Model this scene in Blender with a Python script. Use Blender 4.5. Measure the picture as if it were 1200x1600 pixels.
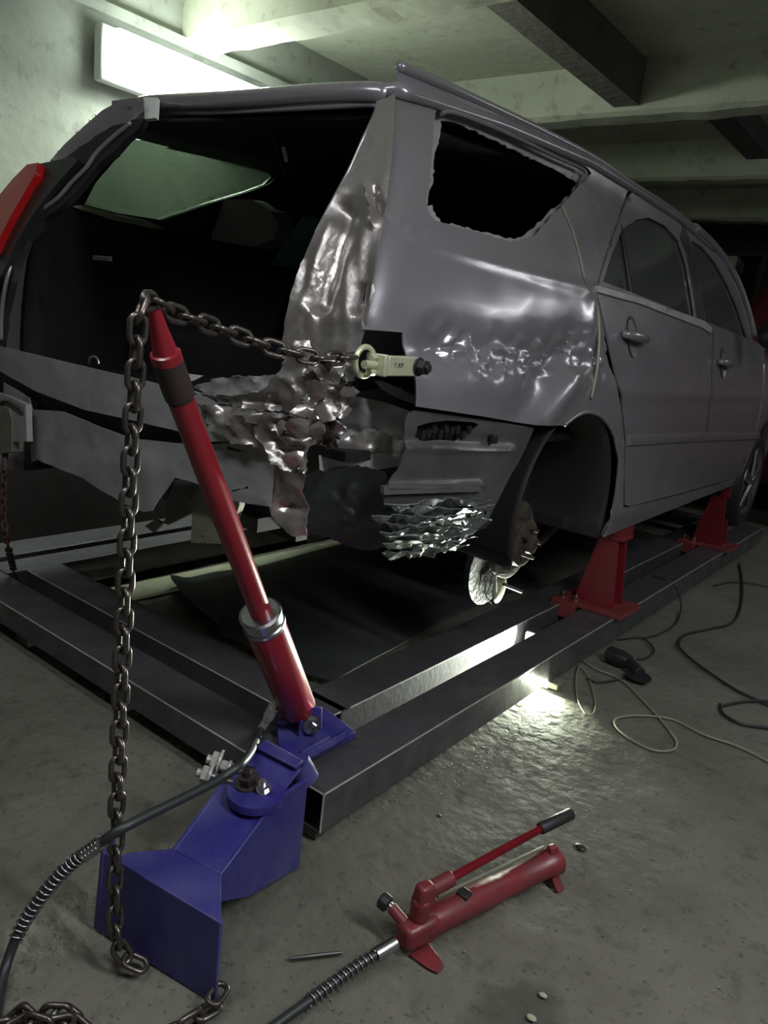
import bpy, bmesh, math, random
from mathutils import Vector, Matrix, noise
from mathutils.geometry import delaunay_2d_cdt

random.seed(7)
for o in list(bpy.data.objects): bpy.data.objects.remove(o)
SC = bpy.context.scene
COL = SC.collection

# ------------------------------------------------------------------ camera
CAM = Vector((0.0, 0.0, 1.25))
VLAT, VLON = (-1000.0, 325.0), (1530.0, 620.0)          # vanishing points of the bench in the 1200x1600 frame
FPX = math.sqrt(-((VLAT[0]-600)*(VLON[0]-600) + (VLAT[1]-800)*(VLON[1]-800)))
def _dir(v): return Vector((v[0]-600, v[1]-800, FPX)).normalized()
_Y = _dir(VLON); _X = -_dir(VLAT); _X = (_X - _Y*_X.dot(_Y)).normalized(); _Z = _X.cross(_Y)
RW = Matrix((_X, _Y, _Z))                                # camera (x right, y down, z fwd) -> world
cd = bpy.data.cameras.new('camera'); cam = bpy.data.objects.new('camera', cd); COL.objects.link(cam)
cd.sensor_fit = 'VERTICAL'; cd.sensor_height = 36.0; cd.sensor_width = 27.0
cd.lens = FPX*36.0/1600.0; cd.clip_start = 0.02; cd.clip_end = 100
cx, cy, cz = RW @ Vector((1, 0, 0)), RW @ Vector((0, -1, 0)), RW @ Vector((0, 0, -1))
cam.matrix_world = Matrix(((cx.x, cy.x, cz.x, CAM.x), (cx.y, cy.y, cz.y, CAM.y), (cx.z, cy.z, cz.z, CAM.z), (0, 0, 0, 1)))
SC.camera = cam

# ------------------------------------------------------------------ view, world, lights
SC.view_settings.view_transform = 'Standard'
SC.view_settings.look = 'None'
SC.view_settings.gamma = 1.0
SC.view_settings.use_curve_mapping = False
SC.view_settings.exposure = 0.0
w = bpy.data.worlds.new('world'); SC.world = w; w.use_nodes = True
w.node_tree.nodes['Background'].inputs[0].default_value = (0.5, 0.6, 0.7, 1)
w.node_tree.nodes['Background'].inputs[1].default_value = 0.01

def area(name, loc, to, sx, sy, power, color, spread=180):
    l = bpy.data.lights.new(name, 'AREA'); l.shape = 'RECTANGLE'; l.size = sx; l.size_y = sy
    l.energy = power; l.spread = math.radians(spread); l.color = color
    o = bpy.data.objects.new(name, l); COL.objects.link(o); o.location = loc
    d = Vector(to)-Vector(loc); o.rotation_euler = d.to_track_quat('-Z', 'Y').to_euler()
    return o
# the wall lamp above the far side of the car
area('wall_lamp_light', (-3.24, 2.55, 2.29), (-2.7, 2.3, 0.6), 0.25, 0.85, 75, (0.92, 1.0, 0.86))
# the strip lamp over the aisle to the right of the bench (outside the frame)
area('aisle_lamp_light', (1.2, 1.1, 2.52), (1.0, 1.1, 0.0), 0.16, 1.5, 58, (0.95, 0.96, 1.0))
# added fill lamp, out of view on the ceiling above the pulling base
area('rear_fill_light', (-1.1, 0.15, 2.52), (-1.1, 0.25, 0.0), 1.5, 0.16, 15, (0.96, 0.97, 1.0))
area('far_aisle_reflection_light', (1.05, 5.6, 2.52), (0.9, 5.6, 0.0), 0.16, 1.4, 14, (0.95, 0.96, 1.0))  # added lamp, out of view, for the reflection along the car side
# the inspection lamp lying under the near rail
area('inspection_lamp_light', (-1.21, 2.70, 0.085), (-1.19, 1.5, 0.24), 0.06, 0.05, 24, (0.93, 1.0, 0.86), 130)
area('inspection_lamp_floor_light', (-1.04, 2.52, 0.0165), (-0.92, 1.7, 0.0), 0.08, 0.02, 9, (0.90, 1.0, 0.78))

# ------------------------------------------------------------------ pixel -> world helpers
def ray(px, py): return RW @ Vector(((px-600)/FPX, (py-800)/FPX, 1.0))
def onz(px, py, z): r = ray(px, py); return CAM + r*((z-CAM.z)/r.z)
def onx(px, py, x): r = ray(px, py); return CAM + r*(x/r.x)
def ony(px, py, y): r = ray(px, py); return CAM + r*(y/r.y)
def onp(px, py, p0, n): r = ray(px, py); return CAM + r*((Vector(p0)-CAM).dot(n)/r.dot(n))
def interp(v, xs, ys):
    if v <= xs[0]: return ys[0]
    for i in range(1, len(xs)):
        if v <= xs[i]:
            t = (v-xs[i-1])/(xs[i]-xs[i-1]); return ys[i-1]+t*(ys[i]-ys[i-1])
    return ys[-1]
XC = -1.955                                              # centre line of the car
ZT = [.5, .56, .64, .80, 1.0, 1.15, 1.30, 1.40, 1.60, 1.80]
XT = [-1.06, -1.04, -1.01, -.995, -.99, -1.0, -1.03, -1.06, -1.13, -1.22]
def SX(y, z):
    x = 0
    for d in (-.03, 0, .03): x += interp(z+d, ZT, XT)/3
    y = max(0.6, min(6.6, y))
    if y < 1.9: x -= .12*(1.9-y)**2
    if y > 4.6: x -= .05*(y-4.6)**2
    return x
def side(off=0.0):
    def f(px, py):
        X0 = -1.05
        for i in range(30):
            P = onx(px, py, X0); X0 = .5*X0+.5*(SX(P.y, P.z)+off)
        return onx(px, py, X0)
    return f
def side_left(off=0.0):
    def f(px, py):
        X0 = -2.8
        for i in range(30):
            P = onx(px, py, X0); X0 = .5*X0+.5*(2*XC-SX(P.y, P.z)-off)
        return onx(px, py, X0)
    return f
RZ = [.5, 1.05, 1.26, 1.455, 1.617, 1.84]; RY = [1.29, 1.29, 1.30, 1.37, 1.44, 1.53]
def rearY(x, z): return interp(z, RZ, RY) + 0.02*((x-XC)/0.8)**2 - 0.015
def rear(off=0.0):                                       # off > 0 : further from the camera, inside the car
    def f(px, py):
        Y0 = 1.35
        for i in range(20):
            P = ony(px, py, Y0); Y0 = rearY(P.x, P.z)+off
        return ony(px, py, Y0)
    return f
def vert(a, b):                                          # vertical plane through two floor points
    d = Vector((b[0]-a[0], b[1]-a[1], 0)); n = Vector((d.y, -d.x, 0)).normalized()
    return lambda px, py: onp(px, py, (a[0], a[1], 0), n)
def blend(f, g, x0, x1):
    def h(px, py):
        t = min(1, max(0, (px-x0)/(x1-x0))); t = t*t*(3-2*t)
        return f(px, py).lerp(g(px, py), t)
    return h

# ------------------------------------------------------------------ materials
def mat(name, col, rough=0.6, metal=0.0, col2=None, scale=8, detail=6, bump=0.0, bscale=None, coat=0.0, rvar=0.0,
        emit=None, estr=0, lo=.35, hi=.65, spec=0.5):
    m = bpy.data.materials.new(name); m.use_nodes = True
    nt = m.node_tree; b = nt.nodes['Principled BSDF']
    b.inputs['Base Color'].default_value = (*col, 1); b.inputs['Roughness'].default_value = rough
    b.inputs['Metallic'].default_value = metal; b.inputs['Coat Weight'].default_value = coat
    b.inputs['Coat Roughness'].default_value = 0.12; b.inputs['Specular IOR Level'].default_value = spec
    tc = nt.nodes.new('ShaderNodeTexCoord')
    if col2 or rvar:
        n = nt.nodes.new('ShaderNodeTexNoise'); n.inputs['Scale'].default_value = scale; n.inputs['Detail'].default_value = detail
        n.inputs['Roughness'].default_value = .6
        nt.links.new(tc.outputs['Object'], n.inputs['Vector'])
        r = nt.nodes.new('ShaderNodeValToRGB'); r.color_ramp.elements[0].position = lo; r.color_ramp.elements[1].position = hi
        r.color_ramp.elements[0].color = (*col, 1); r.color_ramp.elements[1].color = (*(col2 or col), 1)
        nt.links.new(n.outputs['Fac'], r.inputs['Fac'])
        if col2: nt.links.new(r.outputs['Color'], b.inputs['Base Color'])
        if rvar:
            mr = nt.nodes.new('ShaderNodeMapRange'); mr.inputs['To Min'].default_value = rough-rvar; mr.inputs['To Max'].default_value = rough+rvar
            mr.inputs['From Min'].default_value = lo; mr.inputs['From Max'].default_value = hi
            nt.links.new(n.outputs['Fac'], mr.inputs['Value']); nt.links.new(mr.outputs['Result'], b.inputs['Roughness'])
    if bump:
        n2 = nt.nodes.new('ShaderNodeTexNoise'); n2.inputs['Scale'].default_value = bscale or scale*4; n2.inputs['Detail'].default_value = 8
        nt.links.new(tc.outputs['Object'], n2.inputs['Vector'])
        bp = nt.nodes.new('ShaderNodeBump'); bp.inputs['Strength'].default_value = bump; bp.inputs['Distance'].default_value = .02
        nt.links.new(n2.outputs['Fac'], bp.inputs['Height']); nt.links.new(bp.outputs['Normal'], b.inputs['Normal'])
    if emit:
        b.inputs['Emission Color'].default_value = (*emit, 1); b.inputs['Emission Strength'].default_value = estr
    return m
def glass(name, tint, gl=0.12, dust=0.0):
    m = bpy.data.materials.new(name); m.use_nodes = True; nt = m.node_tree; nt.nodes.clear()
    out = nt.nodes.new('ShaderNodeOutputMaterial'); t = nt.nodes.new('ShaderNodeBsdfTransparent'); g = nt.nodes.new('ShaderNodeBsdfGlossy')
    t.inputs[0].default_value = (*tint, 1); g.inputs['Roughness'].default_value = .03
    fr = nt.nodes.new('ShaderNodeFresnel'); fr.inputs[0].default_value = 1.45
    ad = nt.nodes.new('ShaderNodeMath'); ad.operation = 'ADD'; ad.inputs[1].default_value = gl; ad.use_clamp = True
    mx = nt.nodes.new('ShaderNodeMixShader')
    nt.links.new(fr.outputs[0], ad.inputs[0]); nt.links.new(ad.outputs[0], mx.inputs[0]); nt.links.new(t.outputs[0], mx.inputs[1])
    nt.links.new(g.outputs[0], mx.inputs[2])
    df = nt.nodes.new('ShaderNodeBsdfDiffuse'); df.inputs[0].default_value = (.30, .32, .33, 1); m2 = nt.nodes.new('ShaderNodeMixShader'); m2.inputs[0].default_value = dust
    nt.links.new(mx.outputs[0], m2.inputs[1]); nt.links.new(df.outputs[0], m2.inputs[2]); nt.links.new(m2.outputs[0], out.inputs[0])
    return m
M = dict(
 paint=mat('lilac_grey_paint', (.275, .26, .282), .24, .42, coat=.3, rvar=.04, scale=3, bump=.02, bscale=220),
 bare=mat('bare_crumpled_steel', (.40, .375, .36), .30, .65, (.24, .225, .215), 9, rvar=.08, bump=.06, bscale=60),
 primer=mat('grey_primered_steel', (.35, .35, .355), .48, .2, (.25, .25, .255), 6, rvar=.1, bump=.08, bscale=30),
 innergrey=mat('grey_inner_steel', (.16, .155, .155), .38, .3, (.10, .105, .10), 7, rvar=.1, bump=.05),
 dkgrey=mat('dark_undercoat', (.035, .038, .036), .6, .1, (.02, .02, .02), 12, bump=.3, bscale=40),
 darkskin=mat('dark_green_grey_skin', (.035, .042, .04), .32, .3, (.022, .026, .025), 8, rvar=.08),
 extgrey=mat('brown_grey_inner_paint', (.13, .12, .12), .33, .35, (.08, .075, .075), 6, rvar=.08),
 blackpl=mat('black_plastic', (.016, .018, .018), .35, 0, bump=.05),
 glossplastic=mat('torn_glossy_liner', (.10, .115, .11), .2, .3, (.19, .21, .20), 18, rvar=.08, bump=.35, bscale=45),
 carpet=mat('black_carpet', (.006, .006, .008), .95),
 trim=mat('dark_interior_trim', (.012, .012, .014), .7),
 seat=mat('grey_seat_cloth', (.05, .045, .05), .9, bump=.1, bscale=200),
 rubber=mat('black_rubber', (.015, .015, .016), .55, bump=.1, bscale=80),
 hose=mat('dark_hose_rubber', (.022, .026, .026), .45, bump=.05, bscale=100),
 chrome=mat('polished_steel', (.62, .62, .64), .16, 1),
 zinc=mat('zinc_plated_steel', (.5, .5, .52), .28, 1, bump=.05),
 gold=mat('yellow_zinc_plating', (.62, .64, .42), .36, .4, (.54, .58, .42), 20),
 chain=mat('oily_chain_steel', (.16, .145, .13), .34, .8, (.08, .068, .06), 60, rvar=.1),
 rust=mat('rusty_chain_steel', (.10, .05, .035), .7, .5, (.06, .045, .04), 60),
 brightsteel=mat('bright_plated_steel', (.58, .58, .54), .35, .35, (.42, .42, .38), 30),
 red=mat('red_enamel', (.28, .014, .026), .30, .0, (.26, .012, .022), 5, coat=.3, bump=.02, bscale=90),
 redstand=mat('dark_red_enamel', (.17, .010, .018), .45, .0, (.19, .01, .018), 9, bump=.03),
 redplate=mat('worn_red_enamel', (.22, .042, .035), .5, 0, (.16, .028, .03), 12),
 pumpred=mat('dusty_red_enamel', (.20, .024, .032), .42, 0, (.12, .026, .028), 12, bump=.05, rvar=.1),
 blue=mat('blue_enamel', (.024, .021, .18), .45, 0, (.06, .058, .20), 7, coat=.1, bump=.06, bscale=60, rvar=.1),
 grease=mat('greasy_dark_paint', (.05, .028, .028), .5, 0, (.02, .02, .018), 18),
 rail=mat('dark_mill_steel', (.135, .133, .142), .42, .5, (.085, .084, .09), 10, rvar=.12, bump=.06, bscale=50),
 railtop=mat('dusty_mill_steel', (.10, .10, .105), .55, .3, (.06, .06, .066), 10),
 mat=mat('dark_rubber_sheet', (.075, .08, .08), .6, 0, (.05, .052, .052), 5, bump=.1),
 pale_strip=mat('pale_lit_strip_and_chip', (.36, .38, .26), .7, 0, (.28, .30, .20), 10),
 bracket=mat('tan_zinc_bracket', (.25, .24, .18), .5, .3, (.17, .165, .13), 12),
 brake=mat('rusty_brake_iron', (.11, .085, .065), .65, .5, (.05, .045, .04), 30, bump=.2),
 shield=mat('pale_dust_shield', (.5, .5, .34), .45, .4, (.35, .35, .24), 25),
 taillight=mat('red_lamp_lens', (.42, .01, .012), .08, 0, coat=.6),
 alloy=mat('silver_alloy', (.35, .35, .37), .3, .9),
 oldred=mat('dark_red_van_paint', (.075, .007, .010), .35, .2),
 pale=mat('pale_cardboard', (.62, .62, .50), .8, 0, (.5, .5, .4), 10),
 shelf=mat('dark_shelf_paint', (.05, .04, .045), .7),
 cordbeige=mat('beige_cable_sheath', (.24, .23, .17), .6),
 cordblack=mat('black_cable_sheath', (.02, .022, .024), .5),
 purple=mat('dark_blue_trim', (.02, .02, .07), .35, .3),
 white=mat('white_plastic_and_glint', (.7, .72, .7), .4),
 redpin=mat('scratched_tool_steel', (.12, .12, .12), .4, .8),
 lamp=mat('lamp_diffuser', (.9, .9, .9), .5, emit=(.90, 1, .93), estr=30),
 lampsmall=mat('inspection_lamp_lens', (.9, .9, .9), .5, emit=(.9, 1, .8), estr=9),
 tubewhite=mat('strip_lamp_diffuser', (.9, .9, .9), .5, emit=(.95, .97, 1), estr=9),
 tint=glass('green_tinted_glass', (.27, .31, .27), .02),
 darkglass=glass('dark_window_glass', (.10, .13, .13), .04, .16),
)
def concrete(name, c1, c2, c3, s=1.5, bump=.25, rough=.85, bs=25):
    m = bpy.data.materials.new(name); m.use_nodes = True; nt = m.node_tree; b = nt.nodes['Principled BSDF']
    b.inputs['Roughness'].default_value = rough
    geo = nt.nodes.new('ShaderNodeNewGeometry')
    n1 = nt.nodes.new('ShaderNodeTexNoise'); n1.inputs['Scale'].default_value = s; n1.inputs['Detail'].default_value = 9; n1.inputs['Roughness'].default_value = .62
    n2 = nt.nodes.new('ShaderNodeTexNoise'); n2.inputs['Scale'].default_value = s*9; n2.inputs['Detail'].default_value = 9; n2.inputs['Roughness'].default_value = .7
    n3 = nt.nodes.new('ShaderNodeTexNoise'); n3.inputs['Scale'].default_value = bs; n3.inputs['Detail'].default_value = 10
    for n in (n1, n2, n3): nt.links.new(geo.outputs['Position'], n.inputs['Vector'])
    r1 = nt.nodes.new('ShaderNodeValToRGB'); r1.color_ramp.elements[0].position = .38; r1.color_ramp.elements[1].position = .62
    r1.color_ramp.elements[0].color = (*c1, 1); r1.color_ramp.elements[1].color = (*c2, 1)
    r2 = nt.nodes.new('ShaderNodeValToRGB'); r2.color_ramp.elements[0].position = .55; r2.color_ramp.elements[1].position = .74
    r2.color_ramp.elements[0].color = (0, 0, 0, 1); r2.color_ramp.elements[1].color = (1, 1, 1, 1)
    mx = nt.nodes.new('ShaderNodeMix'); mx.data_type = 'RGBA'; mx.inputs['B'].default_value = (*c3, 1)
    nt.links.new(n1.outputs['Fac'], r1.inputs['Fac']); nt.links.new(n2.outputs['Fac'], r2.inputs['Fac'])
    nt.links.new(r2.outputs['Color'], mx.inputs['Factor']); nt.links.new(r1.outputs['Color'], mx.inputs['A'])
    nt.links.new(mx.outputs['Result'], b.inputs['Base Color'])
    bp = nt.nodes.new('ShaderNodeBump'); bp.inputs['Strength'].default_value = bump; bp.inputs['Distance'].default_value = .03
    nt.links.new(n3.outputs['Fac'], bp.inputs['Height']); nt.links.new(bp.outputs['Normal'], b.inputs['Normal'])
    return m
M['floor'] = concrete('dirty_concrete_floor', (.105, .102, .080), (.155, .15, .122), (.055, .053, .043), 1.3, .35, .8, 22)
def floor_marks(m):
    # small dark specks and one oily patch near the pump
    nt = m.node_tree; b = nt.nodes['Principled BSDF']; src = b.inputs['Base Color'].links[0].from_socket
    geo = nt.nodes.new('ShaderNodeNewGeometry'); v = nt.nodes.new('ShaderNodeTexNoise'); v.inputs['Scale'].default_value = 75; v.inputs['Detail'].default_value = 3
    nt.links.new(geo.outputs['Position'], v.inputs['Vector'])
    r = nt.nodes.new('ShaderNodeMapRange'); r.inputs['From Min'].default_value = .62; r.inputs['From Max'].default_value = .70; r.inputs['To Max'].default_value = .55
    nt.links.new(v.outputs['Fac'], r.inputs['Value'])
    m1 = nt.nodes.new('ShaderNodeMix'); m1.data_type = 'RGBA'; m1.inputs['B'].default_value = (.03, .03, .024, 1)
    nt.links.new(src, m1.inputs['A']); nt.links.new(r.outputs['Result'], m1.inputs['Factor'])
    c = onz(815, 1592, 0)
    d = nt.nodes.new('ShaderNodeVectorMath'); d.operation = 'DISTANCE'; d.inputs[1].default_value = c; nt.links.new(geo.outputs['Position'], d.inputs[0])
    n = nt.nodes.new('ShaderNodeTexNoise'); n.inputs['Scale'].default_value = 14; n.inputs['Detail'].default_value = 7; nt.links.new(geo.outputs['Position'], n.inputs['Vector'])
    a = nt.nodes.new('ShaderNodeMath'); a.operation = 'MULTIPLY_ADD'; a.inputs[1].default_value = .14; nt.links.new(n.outputs['Fac'], a.inputs[0]); nt.links.new(d.outputs['Value'], a.inputs[2])
    k = nt.nodes.new('ShaderNodeMapRange'); k.inputs['From Min'].default_value = .185; k.inputs['From Max'].default_value = .14; k.inputs['To Max'].default_value = .6
    nt.links.new(a.outputs[0], k.inputs['Value'])
    m2 = nt.nodes.new('ShaderNodeMix'); m2.data_type = 'RGBA'; m2.inputs['B'].default_value = (.035, .034, .026, 1)
    nt.links.new(m1.outputs['Result'], m2.inputs['A']); nt.links.new(k.outputs['Result'], m2.inputs['Factor']); nt.links.new(m2.outputs['Result'], b.inputs['Base Color'])
floor_marks(M['floor'])
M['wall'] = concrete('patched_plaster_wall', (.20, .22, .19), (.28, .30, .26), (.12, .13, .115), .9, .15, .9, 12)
M['ceil'] = concrete('whitewashed_concrete', (.34, .37, .27), (.44, .46, .36), (.19, .20, .15), 1.2, .2, .9, 14)
M['wallshade'] = concrete('wall_shade_black', (.008, .008, .009), (.012, .012, .012), (.006, .006, .006), 1.2, .1, .9, 14)
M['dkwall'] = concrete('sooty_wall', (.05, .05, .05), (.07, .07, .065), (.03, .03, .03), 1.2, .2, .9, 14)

# ------------------------------------------------------------------ object helpers
ROOT = {}
def wl(o):
    v = Vector((0, 0, 0))
    while o: v += o.location; o = o.parent
    return v
def tag(o, label=None, cat=None, group=None, kind=None):
    if label: o['label'] = label
    if cat: o['category'] = cat
    if group: o['group'] = group
    if kind: o['kind'] = kind
    return o
def thing(name, loc, label, cat, group=None):
    o = bpy.data.objects.new(name, None); COL.objects.link(o); o.location = loc; o.empty_display_size = .1
    return tag(o, label, cat, group)
def link_mesh(name, me, m, parent=None, origin=None, smooth=None):
    off = wl(parent) if parent else Vector(origin) if origin else None
    if off is None:
        vs = [v.co for v in me.vertices]
        off = Vector(((min(v.x for v in vs)+max(v.x for v in vs))/2, (min(v.y for v in vs)+max(v.y for v in vs))/2, min(v.z for v in vs)))
    for v in me.vertices: v.co -= off
    me.materials.append(m)
    o = bpy.data.objects.new(name, me); COL.objects.link(o)
    if parent: o.parent = parent
    else: o.location = off
    if smooth is not None:
        for p in me.polygons: p.use_smooth = True
        if smooth < 180:
            me.set_sharp_from_angle(angle=math.radians(smooth))
    me.update()
    return o
class MB:
    def __init__(s): s.bm = bmesh.new()
    def box(s, a, b, rot=None, c=None):
        a, b = Vector(a), Vector(b); r = bmesh.ops.create_cube(s.bm, size=1)
        mid, d = (a+b)/2, b-a
        for v in r['verts']:
            q = Vector((v.co.x*d.x, v.co.y*d.y, v.co.z*d.z))
            if rot: q = rot @ q
            v.co = q+mid
        return s
    def cyl(s, p, q, r0, r1=None, n=24, caps=True):
        p, q = Vector(p), Vector(q); r1 = r0 if r1 is None else r1
        d = q-p; R = d.to_track_quat('Z', 'Y').to_matrix()
        A, B = [], []
        for i in range(n):
            a = 2*math.pi*i/n; u = R @ Vector((math.cos(a), math.sin(a), 0))
            A.append(s.bm.verts.new(p+u*r0)); B.append(s.bm.verts.new(q+u*r1))
        for i in range(n): s.bm.faces.new((A[i], A[(i+1) % n], B[(i+1) % n], B[i]))
        if caps: s.bm.faces.new(A[::-1]); s.bm.faces.new(B)
        return s
    def lathe(s, p, q, prof, n=32):                      # prof: (t along p->q in metres, radius)
        p, q = Vector(p), Vector(q); d = (q-p).normalized(); R = d.to_track_quat('Z', 'Y').to_matrix()
        rings = []
        for t, r in prof:
            rings.append([s.bm.verts.new(p+d*t+R @ Vector((math.cos(2*math.pi*i/n)*max(r, 1e-4), math.sin(2*math.pi*i/n)*max(r, 1e-4), 0))) for i in range(n)])
        for a, b in zip(rings, rings[1:]):
            for i in range(n): s.bm.faces.new((a[i], a[(i+1) % n], b[(i+1) % n], b[i]))
        s.bm.faces.new(rings[0][::-1]); s.bm.faces.new(rings[-1])
        return s
    def hexa(s, b, t):                                   # bottom 4, top 4 (same winding)
        B = [s.bm.verts.new(Vector(v)) for v in b]; T = [s.bm.verts.new(Vector(v)) for v in t]; n = len(B)
        s.bm.faces.new(B[::-1]); s.bm.faces.new(T)
        for i in range(n): s.bm.faces.new((B[i], B[(i+1) % n], T[(i+1) % n], T[i]))
        return s
    def tube(s, pts, r, n=10, closed=False, taper=None):
        pts = [Vector(p) for p in pts]; N = len(pts); rings = []; up = None
        for i, p in enumerate(pts):
            a = pts[i-1] if (i > 0 or closed) else p; b = pts[(i+1) % N] if (i < N-1 or closed) else p
            t = (b-a).normalized()
            if up is None: up = t.orthogonal().normalized()
            up = (up - t*up.dot(t)).normalized(); sd = t.cross(up)
            rr = r if taper is None else taper[i]
            rings.append([s.bm.verts.new(p+(up*math.cos(2*math.pi*k/n)+sd*math.sin(2*math.pi*k/n))*rr) for k in range(n)])
        for i in range(N if closed else N-1):
            A, B = rings[i], rings[(i+1) % N]
            sh = 0
            if closed and i == N-1:
                sh = min(range(n), key=lambda k: (A[0].co-B[k].co).length)
            for k in range(n): s.bm.faces.new((A[k], A[(k+1) % n], B[(k+1+sh) % n], B[(k+sh) % n]))
        if not closed: s.bm.faces.new(rings[0][::-1]); s.bm.faces.new(rings[-1])
        return s
    def hexbolt(s, p, d, r, h):
        p, d = Vector(p), Vector(d).normalized(); s.cyl(p, p+d*h*.25, r*1.35, n=20); s.cyl(p+d*h*.25, p+d*h, r, n=6); s.cyl(p+d*h, p+d*h*1.5, r*.5, n=12)
        return s
    def build(s, name, m, parent=None, bevel=0, smooth=40, origin=None, seg=2):
        bmesh.ops.recalc_face_normals(s.bm, faces=s.bm.faces)
        me = bpy.data.meshes.new(name); s.bm.to_mesh(me); s.bm.free()
        o = link_mesh(name, me, m, parent, origin, smooth)
        if bevel:
            md = o.modifiers.new('bevel', 'BEVEL'); md.width = bevel; md.segments = seg; md.limit_method = 'ANGLE'; md.angle_limit = math.radians(35)
        return o
def spline(pts, n=8):
    pts = [Vector(p) for p in pts]; out = []
    P = [pts[0]*2-pts[1]]+pts+[pts[-1]*2-pts[-2]]
    for i in range(1, len(P)-2):
        for k in range(n):
            t = k/n; a, b, c, d = P[i-1], P[i], P[i+1], P[i+2]
            out.append(.5*((2*b)+(c-a)*t+(2*a-5*b+4*c-d)*t*t+(3*b-a-3*c+d)*t**3))
    out.append(pts[-1]); return out
def resample(pts, step):
    out = [pts[0].copy()]; acc = 0
    for a, b in zip(pts, pts[1:]):
        L = (b-a).length; t = step-acc
        while t <= L: out.append(a.lerp(b, t/L)); t += step
        acc = (acc+L) % step
    return out
def inside(x, y, poly):
    c = False; j = len(poly)-1
    for i in range(len(poly)):
        xi, yi = poly[i]; xj, yj = poly[j]
        if (yi > y) != (yj > y) and x < (xj-xi)*(y-yi)/(yj-yi+1e-12)+xi: c = not c
        j = i
    return c
def dens(poly, step, jag=0):
    out = []; n = len(poly)
    for i in range(n):
        a, b = Vector(poly[i]), Vector(poly[(i+1) % n]); k = max(1, int((b-a).length/step))
        for q in range(k):
            p = a.lerp(b, q/k)
            if jag: p = p+Vector((random.uniform(-jag, jag), random.uniform(-jag, jag)))
            out.append((p.x, p.y))
    return out
def panel(name, outline, surf, m, parent, holes=(), step=12, disp=None, thick=.004, jag=0, hjag=0, smooth=180, sub=0):
    """sheet of real thickness; its outline is given in the photo's frame and stood on the 3-D surface surf"""
    loops = [dens(outline, step*.8, jag)]+[dens(h, step*.6, hjag) for h in holes]
    pts, edges = [], []
    for L in loops:
        o = len(pts); pts += L; edges += [(o+i, o+(i+1) % len(L)) for i in range(len(L))]
    nb = len(pts); x0 = min(p[0] for p in loops[0]); x1 = max(p[0] for p in loops[0]); y0 = min(p[1] for p in loops[0]); y1 = max(p[1] for p in loops[0])
    y = y0; row = 0
    while y < y1:
        x = x0+(step/2 if row % 2 else 0)
        while x < x1:
            if inside(x, y, loops[0]) and not any(inside(x, y, h) for h in loops[1:]):
                if all((x-a)**2+(y-b)**2 > (step*.45)**2 for a, b in pts[:nb]): pts.append((x, y))
            x += step
        y += step*.87; row += 1
    vs, es, fs, *_ = delaunay_2d_cdt([Vector(p) for p in pts], edges, [], 0, 1e-3)
    keep = []
    for f in fs:
        c = sum((vs[i] for i in f), Vector((0, 0)))/len(f)
        if inside(c.x, c.y, loops[0]) and not any(inside(c.x, c.y, h) for h in loops[1:]): keep.append(list(f))
    P = [surf(v.x, v.y) for v in vs]
    used = sorted({i for f in keep for i in f}); mp = {i: k for k, i in enumerate(used)}
    me = bpy.data.meshes.new(name); me.from_pydata([P[i] for i in used], [], [[mp[i] for i in f] for f in keep]); me.update()
    # face the camera
    bm = bmesh.new(); bm.from_mesh(me)
    for f in bm.faces:
        if f.normal.dot(CAM-f.calc_center_median()) < 0: f.normal_flip()
    bm.normal_update()
    if disp:
        ds = []
        for v in bm.verts:
            i = used[v.index]; ds.append((v, v.normal.copy()*disp(vs[i].x, vs[i].y, v.co.copy())))
        for v, d in ds: v.co += d
        bm.normal_update()
    bm.to_mesh(me); bm.free()
    o = link_mesh(name, me, m, parent, None, smooth)
    md = o.modifiers.new('solid', 'SOLIDIFY'); md.thickness = thick; md.offset = -1; md.use_rim = True
    es = o.modifiers.new('creases', 'EDGE_SPLIT'); es.split_angle = math.radians(52)
    if sub:
        ms = o.modifiers.new('sub', 'SUBSURF'); ms.levels = sub; ms.render_levels = sub
    return o
def ridged(P, s, seed=0):
    q = Vector((P.x*s+seed, P.y*s, P.z*s)); v = 0; a = 1
    for _ in range(3): v += a*(1-2*abs(noise.noise(q))); q = q*2.1; a *= .45
    return v-.6
def facet(P, s, seed=0):
    d, _ = noise.voronoi(Vector((P.x*s+seed, P.y*s, P.z*s))); return (d[1]-d[0])-.3
def crumple(amp, s, fa=.5, seed=0):
    return lambda px, py, P: amp*(ridged(P, s, seed)+fa*facet(P, s*1.7, seed))
def fold(P, s, seed=0, k=(1, 1, 1)):
    q = Vector((P.x*s*k[0]+seed, P.y*s*k[1], P.z*s*k[2])); q += Vector((noise.noise(q*.7), noise.noise(q*.7+Vector((9, 3, 1))), 0))*.8
    return 1-3.2*abs(noise.noise(q))+.35*(1-3*abs(noise.noise(q*2.3)))
def segd(px, py, a, b):
    A, B, Q = Vector(a), Vector(b), Vector((px, py)); t = max(0, min(1, (Q-A).dot(B-A)/(B-A).length_squared)); return (Q-A-(B-A)*t).length
def polyd(px, py, pl): return min(segd(px, py, a, b) for a, b in zip(pl, pl[1:]))

# ================================================================== THE ROOM
def st(name, mb, m, bevel=0): o = mb.build(name, m, None, bevel, None if not bevel else 40); o['kind'] = 'structure'; return o
WX, EX, BY, FY = -3.5, 3.2, 9.0, -2.6
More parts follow.
